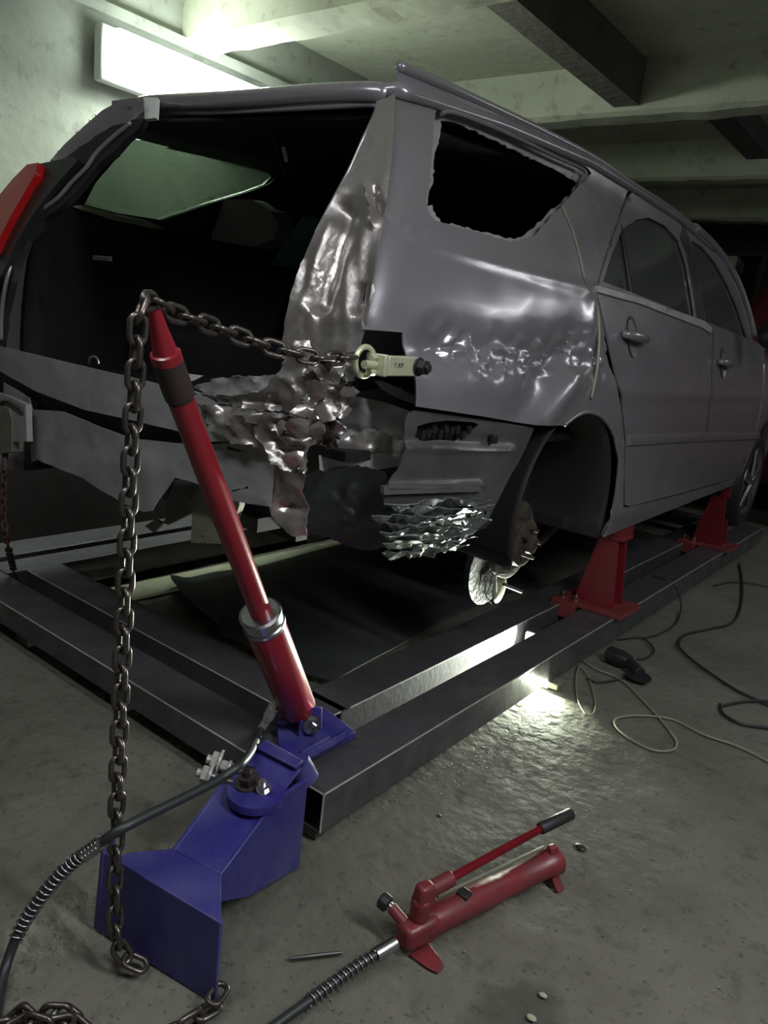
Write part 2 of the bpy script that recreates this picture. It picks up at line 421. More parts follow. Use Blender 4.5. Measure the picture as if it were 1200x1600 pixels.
# floor as a real, slightly uneven surface
bm = bmesh.new()
xs = [WX-.1+i*(EX-WX+.2)/160 for i in range(161)]; ys = [FY-.1+i*(BY-FY+.2)/250 for i in range(251)]
gv = [[bm.verts.new((x, y, -.005+.0045*noise.noise(Vector((x*2.2, y*2.2, 0)))+.0035*noise.noise(Vector((x*9, y*9, 3))))) for x in xs] for y in ys]
for j in range(250):
    for i in range(160): bm.faces.new((gv[j][i], gv[j][i+1], gv[j+1][i+1], gv[j+1][i]))
me = bpy.data.meshes.new('floor'); bm.to_mesh(me); bm.free()
fl = link_mesh('floor', me, M['floor'], None, (0, 0, 0), 180); fl['kind'] = 'structure'
st('trim_8', MB().box((WX-.01, FY, 0), (WX+.02, BY, 1.02)), M['wallshade'])  # dark sheet put where the lower wall lies in shade
st('wall_left', MB().box((WX-.2, FY-.2, -.1), (WX, BY+.2, 2.95)), M['wall'])
st('wall_right', MB().box((EX, FY-.2, -.1), (EX+.2, BY+.2, 2.95)), M['wall'])
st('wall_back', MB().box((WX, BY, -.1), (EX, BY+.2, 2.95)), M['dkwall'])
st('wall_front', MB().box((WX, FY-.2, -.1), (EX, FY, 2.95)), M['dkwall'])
CZ = 2.76
st('ceiling', MB().box((WX-.2, FY-.2, CZ), (EX+.2, BY+.2, CZ+.15)), M['ceil'])
def beam(n, y0, y1, zb=2.5):
    b = MB(); N = 90; R = []
    # concrete beam with a slightly chipped, wavy lower edge
    for i in range(N+1):
        x = WX+(EX-WX)*i/N; j = lambda s: s*noise.noise(Vector((x*6, y0, s*100)))
        R.append([b.bm.verts.new(v) for v in ((x, y0, CZ+.02), (x, y0+j(.008), zb+.02), (x, y0+.03, zb+j(.01)), (x, y1-.02, zb+j(.012)), (x, y1+j(.01), zb+.015), (x, y1, CZ+.02))])
    for p, q in zip(R, R[1:]):
        for k in range(5): b.bm.faces.new((p[k], p[k+1], q[k+1], q[k]))
        b.bm.faces.new((p[5], p[0], q[0], q[5]))
    b.bm.faces.new(R[0]); b.bm.faces.new(R[-1][::-1])
    return st('trim_%d' % n, b, M['ceil'])
beam(1, 2.60, 2.80); beam(2, 4.23, 4.42); beam(3, 5.78, 5.97); beam(4, 7.35, 7.55)
st('trim_5', MB().box((-1.91, 2.80, 2.54), (-1.77, 4.23, CZ+.01)), M['floor'])
st('trim_6', MB().box((WX-.01, FY, 2.47), (WX+.035, BY, 2.52)), M['wall'])
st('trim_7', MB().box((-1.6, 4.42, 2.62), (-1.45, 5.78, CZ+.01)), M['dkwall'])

# ================================================================== THE PULLING BENCH
bench = thing('straightening_bench', (-2.1, 3.6, 0), 'low bench of dark square steel beams lying on the floor under the grey car', 'bench')
Z0, Z1 = .030, .141
def hollow(name, x0, x1, y0, y1, m, along='y', t=.006):
    Z0 = .030 if along == 'y' else .056
    b = MB()
    if along == 'y':
        b.box((x0, y0, Z1-t), (x1, y1, Z1)); b.box((x0, y0, Z0), (x1, y1, Z0+t)); b.box((x0, y0, Z0), (x0+t, y1, Z1)); b.box((x1-t, y0, Z0), (x1, y1, Z1))
    else:
        b.box((x0, y0, Z1-t), (x1, y1, Z1)); b.box((x0, y0, Z0), (x1, y1, Z0+t)); b.box((x0, y0, Z0), (x1, y0+t, Z1)); b.box((x0, y1-t, Z0), (x1, y1, Z1))
    return b.build(name, m, bench, .004)
hollow('long_rail', -1.165, -1.016, 1.262, 6.05, M['rail'])
hollow('long_rail', -1.41, -1.255, 1.60, 6.05, M['rail'])
hollow('long_rail', -2.99, -2.85, 1.40, 6.05, M['rail'])
hollow('long_rail', -3.23, -3.05, 1.25, 6.05, M['rail'])
hollow('cross_rail', -3.05, -1.167, 1.246, 1.395, M['rail'], 'x')
hollow('cross_rail', -2.85, -1.257, 1.478, 1.63, M['rail'], 'x')
hollow('cross_rail', -2.85, -1.41, 4.55, 4.69, M['rail'], 'x')
hollow('cross_rail', -2.85, -1.41, 5.85, 5.99, M['rail'], 'x')
for x in (-1.09, -1.33, -2.92, -3.13):
    for y in (1.34 if x in (-1.09, -3.13) else 1.7, 3.6, 5.9):
        MB().box((x-.045, y-.06, -.004), (x+.045, y+.06, Z0+.0005)).build('foot', M['rail'], bench, .002)
MB().box((-1.14, 1.27, .0), (-1.035, 1.30, Z0+.0002)).build('foot', M['rail'], bench, .002)

# worn beam corners as bright strips that also paint their highlight line
for p, q in (((-1.0175, 1.265, Z1-.0015), (-1.0175, 6.04, Z1-.0015)), ((-1.2565, 1.64, Z1-.0015), (-1.2565, 6.04, Z1-.0015)), ((-3.04, 1.2475, Z1-.0015), (-1.17, 1.2475, Z1-.0015)), ((-2.84, 1.4795, Z1-.0015), (-1.26, 1.4795, Z1-.0015)), ((-1.0175, 1.2635, Z0+.004), (-1.0175, 1.2635, Z1-.0015)), ((-1.16, 1.2635, Z1-.0015), (-1.02, 1.2635, Z1-.0015))):
    MB().tube([p, q], .0024, 8).build('worn_highlight_edge', M['brightsteel'], bench)
# sill clamp stands
def stand(y, label):
    s = thing('sill_clamp_stand', (-1.14, y+.12, Z1), label, 'car stand', 'red stands holding up the near sill')
    b = MB().box((-1.30, y, Z1+.0005), (-.985, y+.25, Z1+.018)); b.build('base_plate', M['redplate'], s, .002)
    MB().box((-1.30, y-.035, Z1-.055), (-1.185, y-.0005, Z1+.018)).build('clamp_block', M['redplate'], s, .003)
    zb = Z1+.018
    for yy in (y+.075, y+.175):
        g = MB(); a = [(-1.235, yy, zb), (-1.05, yy, zb), (-1.085, yy, .49), (-1.165, yy, .49)]
        g.hexa([(p[0], yy-.005, p[2]) for p in a], [(p[0], yy+.005, p[2]) for p in a]); g.build('side_plate', M['redstand'], s, .0015)
    MB().box((-1.175, y+.081, zb), (-1.15, y+.169, .48)).build('web', M['redstand'], s)
    MB().box((-1.12, y+.06, .485), (-1.065, y+.19, .565)).box((-1.12, y+.06, .465), (-1.06, y+.19, .486)).build('jaw', M['redstand'], s, .003)
    for bx, by in ((-1.27, y+.03), (-1.21, y+.03)):
        MB().hexbolt((bx, by, zb), (0, 0, 1), .012, .02).build('bolt', M['zinc'], s, 0, 30)
    return s
stand(3.12, 'dark red steel stand bolted on the beams right behind the empty rear wheel arch')
stand(4.93, 'dark red steel stand bolted on the beams just behind the front wheel')

# ================================================================== THE CAR
car = thing('car', (-1.955, 3.5, .2), 'grey estate car with crushed rear corner clamped up on the steel bench', 'car')
PB = M['paint']
crease = [(560, 470), (640, 528), (700, 540), (760, 560), (850, 556), (905, 548), (935, 560)]
def quarter_disp(px, py, P):
    d = polyd(px, py, crease)
    w = math.exp(-(d/30)**2)
    fr = max(0, min(1, (px-660)/40))
    v = -.020*math.exp(-(d/38)**2)
    v += w*fr*(.016*ridged(P, 15, 3)+.022*facet(P, 26, 5)+.007*facet(P, 62, 8))+w*(1-fr)*.016*noise.noise(P*14)
    # pushed in below the crease near the clamp, folds above the arch
    v += -.014*math.exp(-(((px-690)/36)**2+((py-548)/30)**2))
    v *= min(1, max(.25, (px-620)/60))
    v += .016*math.exp(-(((px-745)/60)**2+((py-590)/38)**2))
    v += .020*math.exp(-(segd(px, py, (900, 590), (850, 655))/16)**2)
    v += -.018*math.exp(-(segd(px, py, (870, 560), (815, 650))/22)**2)
    v += .010*math.exp(-(segd(px, py, (925, 470), (930, 600))/9)**2)
    e = segd(px, py, (600, 345), (660, 365)); v += math.exp(-(e/16)**2)*.012*facet(P, 45, 9)
    e = segd(px, py, (612, 250), (575, 490)); v += -.012*math.exp(-(e/20)**2)
    # belt crease running forward
    v += .004*math.exp(-(segd(px, py, (640, 375), (930, 455))/8)**2)
    v += .0016*noise.noise(P*9)
    e = segd(px, py, (925, 540), (915, 610)); v += math.exp(-(e/18)**2)*.008*facet(P, 50, 2)
    return v
QOUT = [(622, 105), (690, 133), (760, 165), (850, 208), (930, 250), (984, 289), (975, 315), (955, 370), (936, 430), (930, 455), (939, 490), (951, 540), (965, 600),
        (970, 640), (976, 690), (974, 740), (974, 793), (962, 806), (944, 838), (953, 815), (962, 770), (967, 720), (960, 680), (945, 655), (930, 645), (913, 643), (895, 652), (879, 665), (835, 664),
        (750, 650), (650, 635), (650, 610), (649, 590), (641, 560), (634, 540), (632, 519), (568, 514), (576, 478), (583, 440), (590, 390), (597, 345), (612, 250)]
WIN = [(683, 168), (700, 163), (730, 172), (800, 200), (870, 235), (918, 262), (925, 270), (905, 290), (880, 318), (850, 350), (835, 368), (800, 378), (745, 362), (700, 350), (680, 345), (668, 330), (667, 310), (672, 280), (676, 230), (678, 190)]
panel('quarter_panel', QOUT, side(), PB, car, [WIN], step=6.5, disp=quarter_disp, thick=.004, hjag=1)
WIN2 = [(690, 190), (705, 190), (760, 213), (830, 247), (880, 272), (900, 287), (893, 300), (875, 316), (845, 345), (830, 358), (815, 372), (790, 372), (740, 360), (712, 350), (690, 348), (680, 338), (676, 322), (669, 322), (670, 305), (675, 285), (680, 240)]
WINO = [(680, 160), (700, 158), (735, 168), (800, 196), (875, 233), (922, 259), (931, 270), (910, 292), (884, 322), (854, 354), (838, 373), (800, 384), (745, 368), (700, 356), (676, 351), (663, 334), (662, 310), (668, 280), (672, 230), (674, 188)]
o = panel('window_flange', WINO, side(-.022), M['primer'], car, [WIN2], step=9, thick=.004, hjag=2.0, disp=crumple(.002, 30))
# moulded ridge above the quarter window, and the belt bead below it
r1 = [side(.004)(*p) for p in [(690, 178), (700, 175), (730, 183), (800, 212), (870, 246), (915, 268), (905, 285)]]
MB().tube(resample(spline(r1), .01), .006, 8).build('window_bead', PB, car)
r1 = [side(.003)(*p) for p in [(878, 322), (884, 337), (896, 367), (907, 408), (914, 438), (927, 463), (934, 488), (936, 531), (932, 580), (923, 625)]]
MB().tube(resample(spline(r1), .01), .0065, 6).build('sealant_bead', M['bracket'], car, 0, 180)

def door_disp(px, py, P): return .006*math.exp(-((P.z-1.12)/.03)**2)+.001*noise.noise(P*6)
RD = [(988, 300), (1010, 306), (1040, 325), (1065, 352), (1080, 390), (1091, 440), (1099, 500), (1113, 522), (1111, 600), (1101, 690), (1091, 730), (1078, 767), (1020, 782), (985, 791), (976, 789), (976, 740), (978, 690), (971, 620), (953, 540), (941, 490), (933, 457), (938, 432), (958, 371), (978, 317)]
RDW = [(942, 440), (955, 400), (972, 358), (995, 343), (1015, 340), (1040, 353), (1062, 378), (1073, 412), (1081, 455), (1087, 497), (1040, 478), (985, 456)]
rd = panel('rear_door', RD, side(.002), PB, car, [RDW], step=7, disp=door_disp, thick=.008)
panel('rear_door_glass', [(p[0]+(-4 if p[0] < 1000 else 12), p[1]-2 if p[1] < 400 else p[1]+4) for p in RDW], side(-.012), M['darkglass'], rd, step=20, thick=.004)
MB().tube([side(-.004)(*p) for p in [(969, 352), (977, 400), (986, 457)]], .008, 8).build('window_divider', M['blackpl'], rd)
panel('belt_strip', [(933, 446), (1000, 465), (1100, 501), (1112, 511), (1112, 521), (1098, 512), (1000, 474), (934, 456)], side(.012), M['primer'], rd, step=10, thick=.01)
FD = [(1067, 345), (1085, 358), (1110, 382), (1135, 415), (1153, 450), (1167, 492), (1176, 530), (1195, 545), (1192, 600), (1184, 660), (1176, 695), (1155, 745), (1081, 766), (1093, 732), (1104, 690), (1114, 600), (1116, 524), (1101, 503), (1093, 440), (1082, 390)]
FDW = [(1080, 375), (1095, 384), (1118, 410), (1138, 445), (1153, 480), (1164, 515), (1168, 529), (1103, 502), (1096, 455), (1088, 410)]
fd = panel('front_door', FD, side(.002), PB, car, [FDW], step=7, disp=door_disp, thick=.008)
panel('front_door_glass', [(1077, 370), (1097, 380), (1121, 407), (1141, 443), (1157, 478), (1168, 513), (1172, 533), (1100, 506), (1093, 455), (1084, 410)], side(-.012), M['darkglass'], fd, step=20, thick=.004)
panel('pillar_cover', [(1068, 352), (1077, 372), (1088, 410), (1098, 470), (1102, 502), (1090, 497), (1083, 450), (1074, 400), (1063, 372)], side(.004), M['blackpl'], rd, step=6, thick=.004)
# mouldings on the doors
def strip(a, b, za, zb, name, par, off=.014):
    bmx = MB(); N = 20; prof = [(-.022, 0), (-.018, .010), (0, off), (.018, .010), (.022, 0)]
    rings = []
    for i in range(N+1):
        y = a+(b-a)*i/N; z = za+(zb-za)*i/N
        rings.append([bmx.bm.verts.new((SX(y, z+dz)+dx, y, z+dz)) for dz, dx in prof])
    for p, q in zip(rings, rings[1:]):
        for k in range(4): bmx.bm.faces.new((p[k], q[k], q[k+1], p[k+1]))
        bmx.bm.faces.new((p[4], q[4], q[0], p[0]))
    bmx.bm.faces.new(rings[0]); bmx.bm.faces.new(rings[-1][::-1])
    return bmx.build(name, PB, par)
Pa, Pb, Pc = side()(980, 688), side()(1097, 683), side()(1184, 681)
strip(Pa.y, Pb.y, Pa.z, Pb.z, 'moulding', rd); strip(Pb.y+.012, Pc.y, Pb.z, Pc.z, 'moulding', fd)
# handles : oval cup with a round pull
def handle(px, py, par, L):
    c = side(.004)(px, py); z = c.z; y = c.y
    b = MB(); bm = b.bm
    ring = []
    N = 28
    cen = bm.verts.new((SX(y, z)-.02, y, z))
    for k, (sc, dx) in enumerate(((1.0, .0045), (.9, .002), (.55, -.012))):
        ring.append([bm.verts.new((SX(y, z+.072*sc*math.sin(2*math.pi*i/N))+dx+.003, y+.050*sc*math.cos(2*math.pi*i/N), z+.072*sc*math.sin(2*math.pi*i/N))) for i in range(N)])
    for p, q in zip(ring, ring[1:]):
        for i in range(N): bm.faces.new((p[i], p[(i+1) % N], q[(i+1) % N], q[i]))
    for i in range(N): bm.faces.new((ring[-1][i], ring[-1][(i+1) % N], cen))
    b.build('handle_cup', M['innergrey'], par, 0, 180)
    pts = [Vector((SX(y, z)+.004, y-L/2, z+.003)), Vector((SX(y, z)+.026, y-L*.40, z+.003)), Vector((SX(y, z)+.034, y, z)), Vector((SX(y, z)+.026, y+L*.40, z-.003)), Vector((SX(y, z)+.004, y+L/2, z-.003))]
    sp = resample(spline(pts), .006); n = len(sp)
    MB().tube(sp, .01, 12, taper=[.010+.009*math.sin(math.pi*i/(n-1))**.5 for i in range(n)]).build('door_handle', M['chrome'] if False else PB, par, 0, 180)
handle(988, 526, rd, .21); handle(1130, 567, fd, .20)
# rocker panel
panel('sill', [(976, 793), (1020, 784), (1078, 769), (1155, 747), (1150, 757), (1100, 776), (1040, 800), (985, 822), (944, 839), (962, 807)], side(-.004), PB, car, step=8, thick=.02, disp=crumple(.0015, 18))
MB().box((-1.12, 2.95, .548), (-1.06, 4.95, .62)).build('sill_flange', M['dkgrey'], car, .01)
# roof skin with drip rail
def roofz(x, y):
    u = (x-XC)/.73; base = interp(y, [1.45, 2.0, 2.6, 3.1, 3.6, 4.1, 4.6, 5.2], [1.795, 1.852, 1.888, 1.885, 1.876, 1.836, 1.75, 1.55])
    return base+.045*max(0, min(1, (-1.25-x)/1.0))*max(0, 1-(y-1.5)/.8)+.03*min(1, max(0, (y-1.7)/1.0))*(1-min(1, u*u))
b = MB(); bm = b.bm; rows = []
NX, NY = 24, 40
for j in range(NY+1):
    y = 1.50+(4.15-1.50)*j/NY; row = []
    for i in range(NX+1):
        u = -1+2*i/NX
        x = XC+(.745 if u > 0 else .745-.335*max(0, 1-(y-1.5)/.45))*u; z = roofz(x, y)
        yy = y
        row.append(bm.verts.new((x, yy, z)))
    rows.append(row)
for j in range(NY):
    for i in range(NX): bm.faces.new((rows[j][i], rows[j][i+1], rows[j+1][i+1], rows[j+1][i]))
o = b.build('roof_panel', PB, car, 0, 180); md = o.modifiers.new('s', 'SOLIDIFY'); md.thickness = .03; md.offset = -1
for v in o.data.vertices: pass
# roof edge ditch moulding
rl = [side(.0)(*p) for p in [(622, 103), (690, 131), (760, 163), (850, 206), (930, 248), (985, 286), (1030, 314), (1062, 337), (1090, 360)]]
MB().tube(resample(spline(rl), .02), .012, 8).build('roof_moulding', PB, car, 0, 180)
rl = [side(.0)(*p) for p in [(1085, 356), (1112, 381), (1137, 414), (1155, 449), (1169, 491), (1178, 530)]]
MB().tube(resample(spline(rl), .02), .022, 8).build('windscreen_pillar', PB, car, 0, 180)
# tailgate header : rounded beam under the rear roof edge
hp = [ony(*p) for p in [(205, 172, 1.62), (230, 163, 1.56), (300, 160, 1.52), (400, 155, 1.50), (500, 148, 1.50), (580, 146, 1.51), (608, 150, 1.525)]]
b = MB(); sp = resample(spline(hp), .02); b.tube(sp, .026, 12); b.build('tailgate_header', PB, car, 0, 180)
hp = [ony(*p) for p in [(215, 190, 1.60), (260, 178, 1.55), (330, 176, 1.52), (420, 172, 1.50), (520, 167, 1.50), (583, 164, 1.51), (588, 175, 1.505), (570, 215, 1.48), (545, 270, 1.455), (505, 345, 1.40), (475, 415, 1.35), (458, 470, 1.31), (446, 540, 1.29)]]
MB().tube(resample(spline(hp), .015), .007, 8).build('opening_flange', PB, car, 0, 180)
# right D pillar : inner skin between the opening and the outer panel
def dpl(px, py, P):
    lat = Vector((P.x+.33*(P.z-1.2), P.y*.2, P.z*.16)); low = min(1, max(0, (py-200)/300)); v = .012*ridged(lat, 13, 1)*low+.004*noise.noise(P*10)*low+.006*ridged(P, 16, 4)*min(1, max(0, (py-480)/70))
    v += -.030*math.exp(-(segd(px, py, (540, 330), (500, 470))/17)**2)
    v += .014*math.exp(-(segd(px, py, (520, 350), (475, 480))/7)**2)
    v += .016*math.exp(-(segd(px, py, (573, 290), (584, 350))/5)**2)-.016*math.exp(-(segd(px, py, (585, 300), (592, 330))/5)**2)
    v += -.02*math.exp(-(segd(px, py, (568, 455), (560, 480))/8)**2)
    return v
DP = [(588, 158), (606, 152), (618, 140), (622, 105), (613, 250), (603, 330), (592, 390), (584, 440), (577, 478), (569, 514), (560, 545), (520, 560), (470, 560), (444, 545), (448, 505), (458, 460), (474, 410), (503, 345), (545, 268), (570, 212), (587, 175)]
DPC = [(588, 158), (606, 152), (617, 145), (617, 170), (614, 230), (606, 310), (593, 380), (585, 440), (578, 478), (570, 514), (562, 548), (520, 560), (470, 560), (444, 545), (448, 505), (458, 460), (474, 410), (503, 345), (545, 268), (570, 212), (587, 175)]
pill = panel('rear_pillar', DPC, rear(-.01), M['bare'], car, [[(566, 452), (577, 446), (577, 462), (568, 478), (561, 482), (562, 462)]], step=7, disp=dpl, thick=.004)
for p in ((551, 455), (543, 481), (534, 514), (523, 355)): pass
# rear panel between the lamps: upper bead, recess, lower skin
TOP = [(0, 541), (60, 555), (100, 565), (150, 577), (200, 588), (260, 603), (305, 612), (330, 618)]
UP = TOP+[(345, 640), (380, 690), (330, 690), (270, 672), (200, 655), (130, 640), (60, 613), (20, 592), (-15, 570), (-15, 535)]
def updisp(px, py, P): return .003*ridged(P, 6, 2)-.004*math.exp(-((px-117)/5)**2)
panel('rear_crossmember', UP, rear(-.012), M['primer'], car, step=11, disp=updisp, thick=.004)
panel('crossmember_recess', [(-15, 560), (60, 600), (200, 645), (330, 680), (395, 690), (395, 712), (330, 712), (270, 705), (200, 698), (100, 655), (10, 600), (-15, 590)], rear(.035), M['dkgrey'], car, step=14, thick=.004)
LOW = [(5, 598), (48, 622), (50, 640), (100, 643), (160, 668), (200, 684), (270, 692), (330, 695), (372, 690), (425, 700), (428, 740), (422, 792), (370, 783), (300, 752), (276, 746), (262, 765), (250, 780), (240, 798), (225, 800), (190, 785), (130, 748), (60, 718), (48, 722), (48, 700), (46, 690), (40, 690), (40, 635), (6, 618)]
def lowdisp(px, py, P): return .010*noise.noise(P*7)+.004*ridged(P, 12, 8)+.012*math.exp(-(segd(px, py, (230, 720), (240, 790))/14)**2)
panel('lower_rear_skin', LOW, rear(.0), M['primer'], car, step=9, disp=lowdisp, thick=.004, holes=[[(352, 697), (366, 700), (388, 706), (386, 709), (366, 706), (352, 702)], [(362, 765), (388, 759), (389, 763), (363, 769)]])
panel('bumper_bracket', [(-12, 612), (8, 618), (40, 632), (42, 690), (20, 690), (-12, 680)], rear(-.05), M['primer'], car, step=9, thick=.02)
panel('lower_bracket', [(303, 738), (345, 736), (376, 720), (374, 790), (352, 850), (298, 848)], rear(.07), M['bracket'], car, step=10, thick=.02, holes=[[(314, 835), (318, 835), (318, 840), (314, 840)]])
panel('floor_bracket', [(273, 750), (300, 748), (303, 800), (262, 820), (242, 812), (226, 822), (240, 832), (258, 812), (258, 790)], rear(.09), M['innergrey'], car, step=9, thick=.01)
# crushed corner: several torn sheets of bare steel
corner = blend(rear(-.01), vert((-1.27, 1.27), (-1.03, 1.42)), 440, 540)
cA = panel('crushed_sill_fold', [(300, 612), (330, 618), (380, 618), (420, 608), (445, 580), (452, 548), (446, 540), (470, 532), (520, 535), (560, 540), (556, 570), (548, 600), (555, 620), (530, 650), (505, 660), (470, 650), (440, 642), (400, 640), (350, 632), (312, 626)], corner, M['bare'], car, step=5, disp=lambda px, py, P: .020*fold(P, 10, 6, (1, 1, .8))+.003*facet(P, 30, 3)-.02*math.exp(-((py-628)/10)**2)*(px < 440), thick=.004, jag=1.5)
cB = panel('crushed_rear_fold', [(308, 626), (345, 634), (400, 641), (440, 645), (480, 655), (505, 665), (498, 690), (482, 700), (481, 735), (468, 743), (450, 735), (425, 716), (390, 695), (366, 692), (330, 668), (314, 650)], blend(rear(-.035), vert((-1.30, 1.23), (-1.12, 1.30)), 420, 500), M['bare'], car, step=4.5, disp=lambda px, py, P: .019*fold(P, 11, 11, (.7, 1, 1.3))+.003*facet(P, 36, 7), thick=.004, jag=1.5)
cC = panel('crushed_corner_fold', [(480, 560), (540, 550), (556, 565), (562, 585), (548, 600), (540, 640), (545, 670), (530, 690), (505, 705), (490, 690), (480, 650)], vert((-1.30, 1.25), (-1.06, 1.34)), M['bare'], car, step=4, disp=lambda px, py, P: .028*fold(P, 15, 21)+.005*facet(P, 40, 17), thick=.003, jag=2.5)
cD = panel('hanging_torn_tab', [(418, 700), (445, 730), (468, 742), (480, 736), (474, 770), (480, 800), (481, 836), (455, 836), (432, 815), (424, 790), (428, 740)], blend(rear(.01), vert((-1.28, 1.29), (-1.16, 1.33)), 425, 480), M['bare'], car, step=5, disp=lambda px, py, P: .014*ridged(P, 9, 31)-.018*math.exp(-(segd(px, py, (440, 790), (478, 795))/7)**2), thick=.004, jag=1)
MB().hexbolt(rear(-.06)(469, 733), (0, -1, 0), .008, .008).build('bolt', M['zinc'], car, 0, 30)
# torn floor panel edge seen through the opening
panel('torn_floor_edge', [(300, 604), (345, 590), (385, 588), (428, 586), (440, 590), (425, 608), (380, 617), (330, 616)], rear(.10), M['primer'], car, step=6, disp=crumple(.012, 22, .6, 2), thick=.003, jag=1)
panel('lit_sill_end', [(286, 583), (318, 587), (302, 595), (288, 596)], rear(.14), M['white'], car, step=6, thick=.004)  # white colour stands for light caught by the bare metal
# inside the corner : rail, wheelhouse plates, wiring
innerP = vert((-1.22, 1.42), (-1.02, 1.66))
panel('inner_side_rail', [(500, 650), (530, 625), (560, 620), (600, 628), (640, 642), (634, 660), (634, 712), (560, 716), (500, 708)], innerP, M['primer'], car, step=6, disp=lambda px, py, P: .010*ridged(P, 8, 3)-.014*math.exp(-(segd(px, py, (520, 668), (632, 690))/7)**2), thick=.006)
panel('inner_ledge', [(498, 712), (560, 702), (632, 708), (632, 728), (560, 738), (500, 742)], vert((-1.2, 1.38), (-1.03, 1.6)), M['primer'], car, step=8, thick=.006, disp=crumple(.004, 16))
panel('cavity_back', [(480, 500), (660, 500), (660, 650), (640, 800), (480, 850)], vert((-1.42, 1.66), (-1.12, 2.0)), M['dkgrey'], car, step=16, thick=.01)
panel('inner_brace', [(584, 594), (600, 596), (648, 618), (650, 632), (620, 622), (596, 608)], vert((-1.18, 1.5), (-1.05, 1.68)), M['primer'], car, step=7, thick=.006)
panel('blue_liner', [(548, 596), (570, 588), (650, 590), (652, 606), (610, 604), (560, 612)], vert((-1.24, 1.52), (-1.10, 1.72)), M['purple'], car, step=7, thick=.006, disp=crumple(.006, 20))
panel('torn_inner_plate', [(530, 690), (575, 668), (632, 690), (632, 708), (560, 704), (524, 708)], vert((-1.18, 1.40), (-1.03, 1.6)), M['bare'], car, step=5, thick=.004, disp=crumple(.006, 26), jag=1.5)
# lower quarter extension and its steps
def extdisp(px, py, P):
    v = .010*math.exp(-(segd(px, py, (640, 700), (800, 703))/5)**2)-.008*math.exp(-(segd(px, py, (640, 685), (800, 688))/9)**2)
    v += .016*math.exp(-(segd(px, py, (602, 762), (750, 757))/6)**2)
    return v+.002*noise.noise(P*14)
ext = panel('quarter_extension', [(634, 700), (632, 662), (637, 646), (648, 641), (700, 648), (835, 668), (822, 700), (790, 758), (766, 806), (752, 790), (700, 790), (600, 790), (600, 760), (622, 735)], side(-.016), M['extgrey'], car, step=6, disp=extdisp, thick=.004,
            holes=[[(652, 666), (672, 660), (700, 657), (742, 660), (748, 664), (735, 676), (715, 690), (690, 688), (665, 690), (652, 684)]])
for i in range(9):
    p = side(-.02)(662+i*9, 668+random.uniform(0, 12)); MB().box(p-Vector((.004, .012, .012)), p+Vector((.004, .004, .008)), Matrix.Rotation(random.uniform(-.6, .6), 3, 'X')).build('clip_rib', M['blackpl'], ext)
panel('clip_backing', [(645, 655), (755, 655), (755, 695), (645, 695)], side(-.07), M['blackpl'], car, step=15, thick=.01)
p = side(-.012)(770, 686); MB().box(p-Vector((.006, .012, .012)), p+Vector((.01, .012, .012))).build('clip', M['blackpl'], ext, .002)
# shredded, shiny lower skin
lowc = blend(vert((-1.22, 1.33), (-1.02, 1.52)), side(-.03), 560, 660)
def lowskin(px, py, P):
    st_ = math.exp(-(segd(px, py, (538, 768), (548, 832))/13)**2)
    return (.004+.014*st_)*ridged(P, 14, 41)+.012*st_*facet(P, 30, 13)-.05*min(1, max(0, (py-800)/70))**2
panel('dark_lower_skin', [(474, 742), (500, 735), (560, 728), (602, 738), (604, 768), (752, 772), (766, 805), (764, 822), (745, 838), (714, 858), (690, 864), (640, 866), (600, 866), (575, 870), (555, 864), (530, 852), (506, 842), (480, 834), (476, 790)], lowc, M['darkskin'], car, step=6, disp=lowskin, thick=.004, jag=1.8)
panel('torn_strip', [(600, 760), (750, 755), (754, 768), (600, 773)], side(-.002), M['innergrey'], car, step=6, thick=.012)
# ribbons of split liner, each tipped so that its face looks down at the floor
rs = random.Random(5)
for k in range(8):
    yt = 784+k*10.6; x0 = 592-(k*1.5 if k < 5 else 0)+rs.uniform(-14, 22); x1 = (762-k*3.2 if k < 4 else 756-(k-3)*9)+rs.uniform(-14, 6)
    h = rs.uniform(15, 23); top, bot = [], []; n = 14
    for q in range(n+1):
        t = q/n; x = x0+(x1-x0)*t; wv = 4*math.sin(x/23+k*1.7)-.05*(x-600)-12*max(0, t-.8)**1.2*(k > 3)
        top.append((x, yt+wv)); tw = math.sin(math.pi*min(1, t*1.05+.03))**.5
        bot.append((x+3, yt+wv+h*tw*(1+.35*math.sin(x/9+k*3))))
    off = .004-.0045*max(0, k-4)
    def rd_(px, py, P, yt=yt, k=k):
        u = (py-(yt-.05*(px-600)))/12
        return .014-.018*min(1.8, max(-.2, u))+.012*fold(P, 16, k, (1, .8, 1))
    panel('torn_ribbon', top+bot[::-1][:-1], side(off), M['glossplastic'], car, step=4.5, disp=rd_, thick=.003, jag=.6)
for i in range(7):
    a = rs.uniform(.6, 1.1); x = 690+i*9; y = 862-i*7; L = rs.uniform(26, 44)
    q = [(x, y), (x+L*math.cos(a), y-L*math.sin(a)), (x+L*.75*math.cos(a)+6, y-L*.75*math.sin(a)+6), (x+5, y+2)]
    panel('torn_shard', q, side(rs.uniform(.004, .02)), M['glossplastic'], car, step=5, thick=.003, disp=crumple(.003, 30, .5, i))
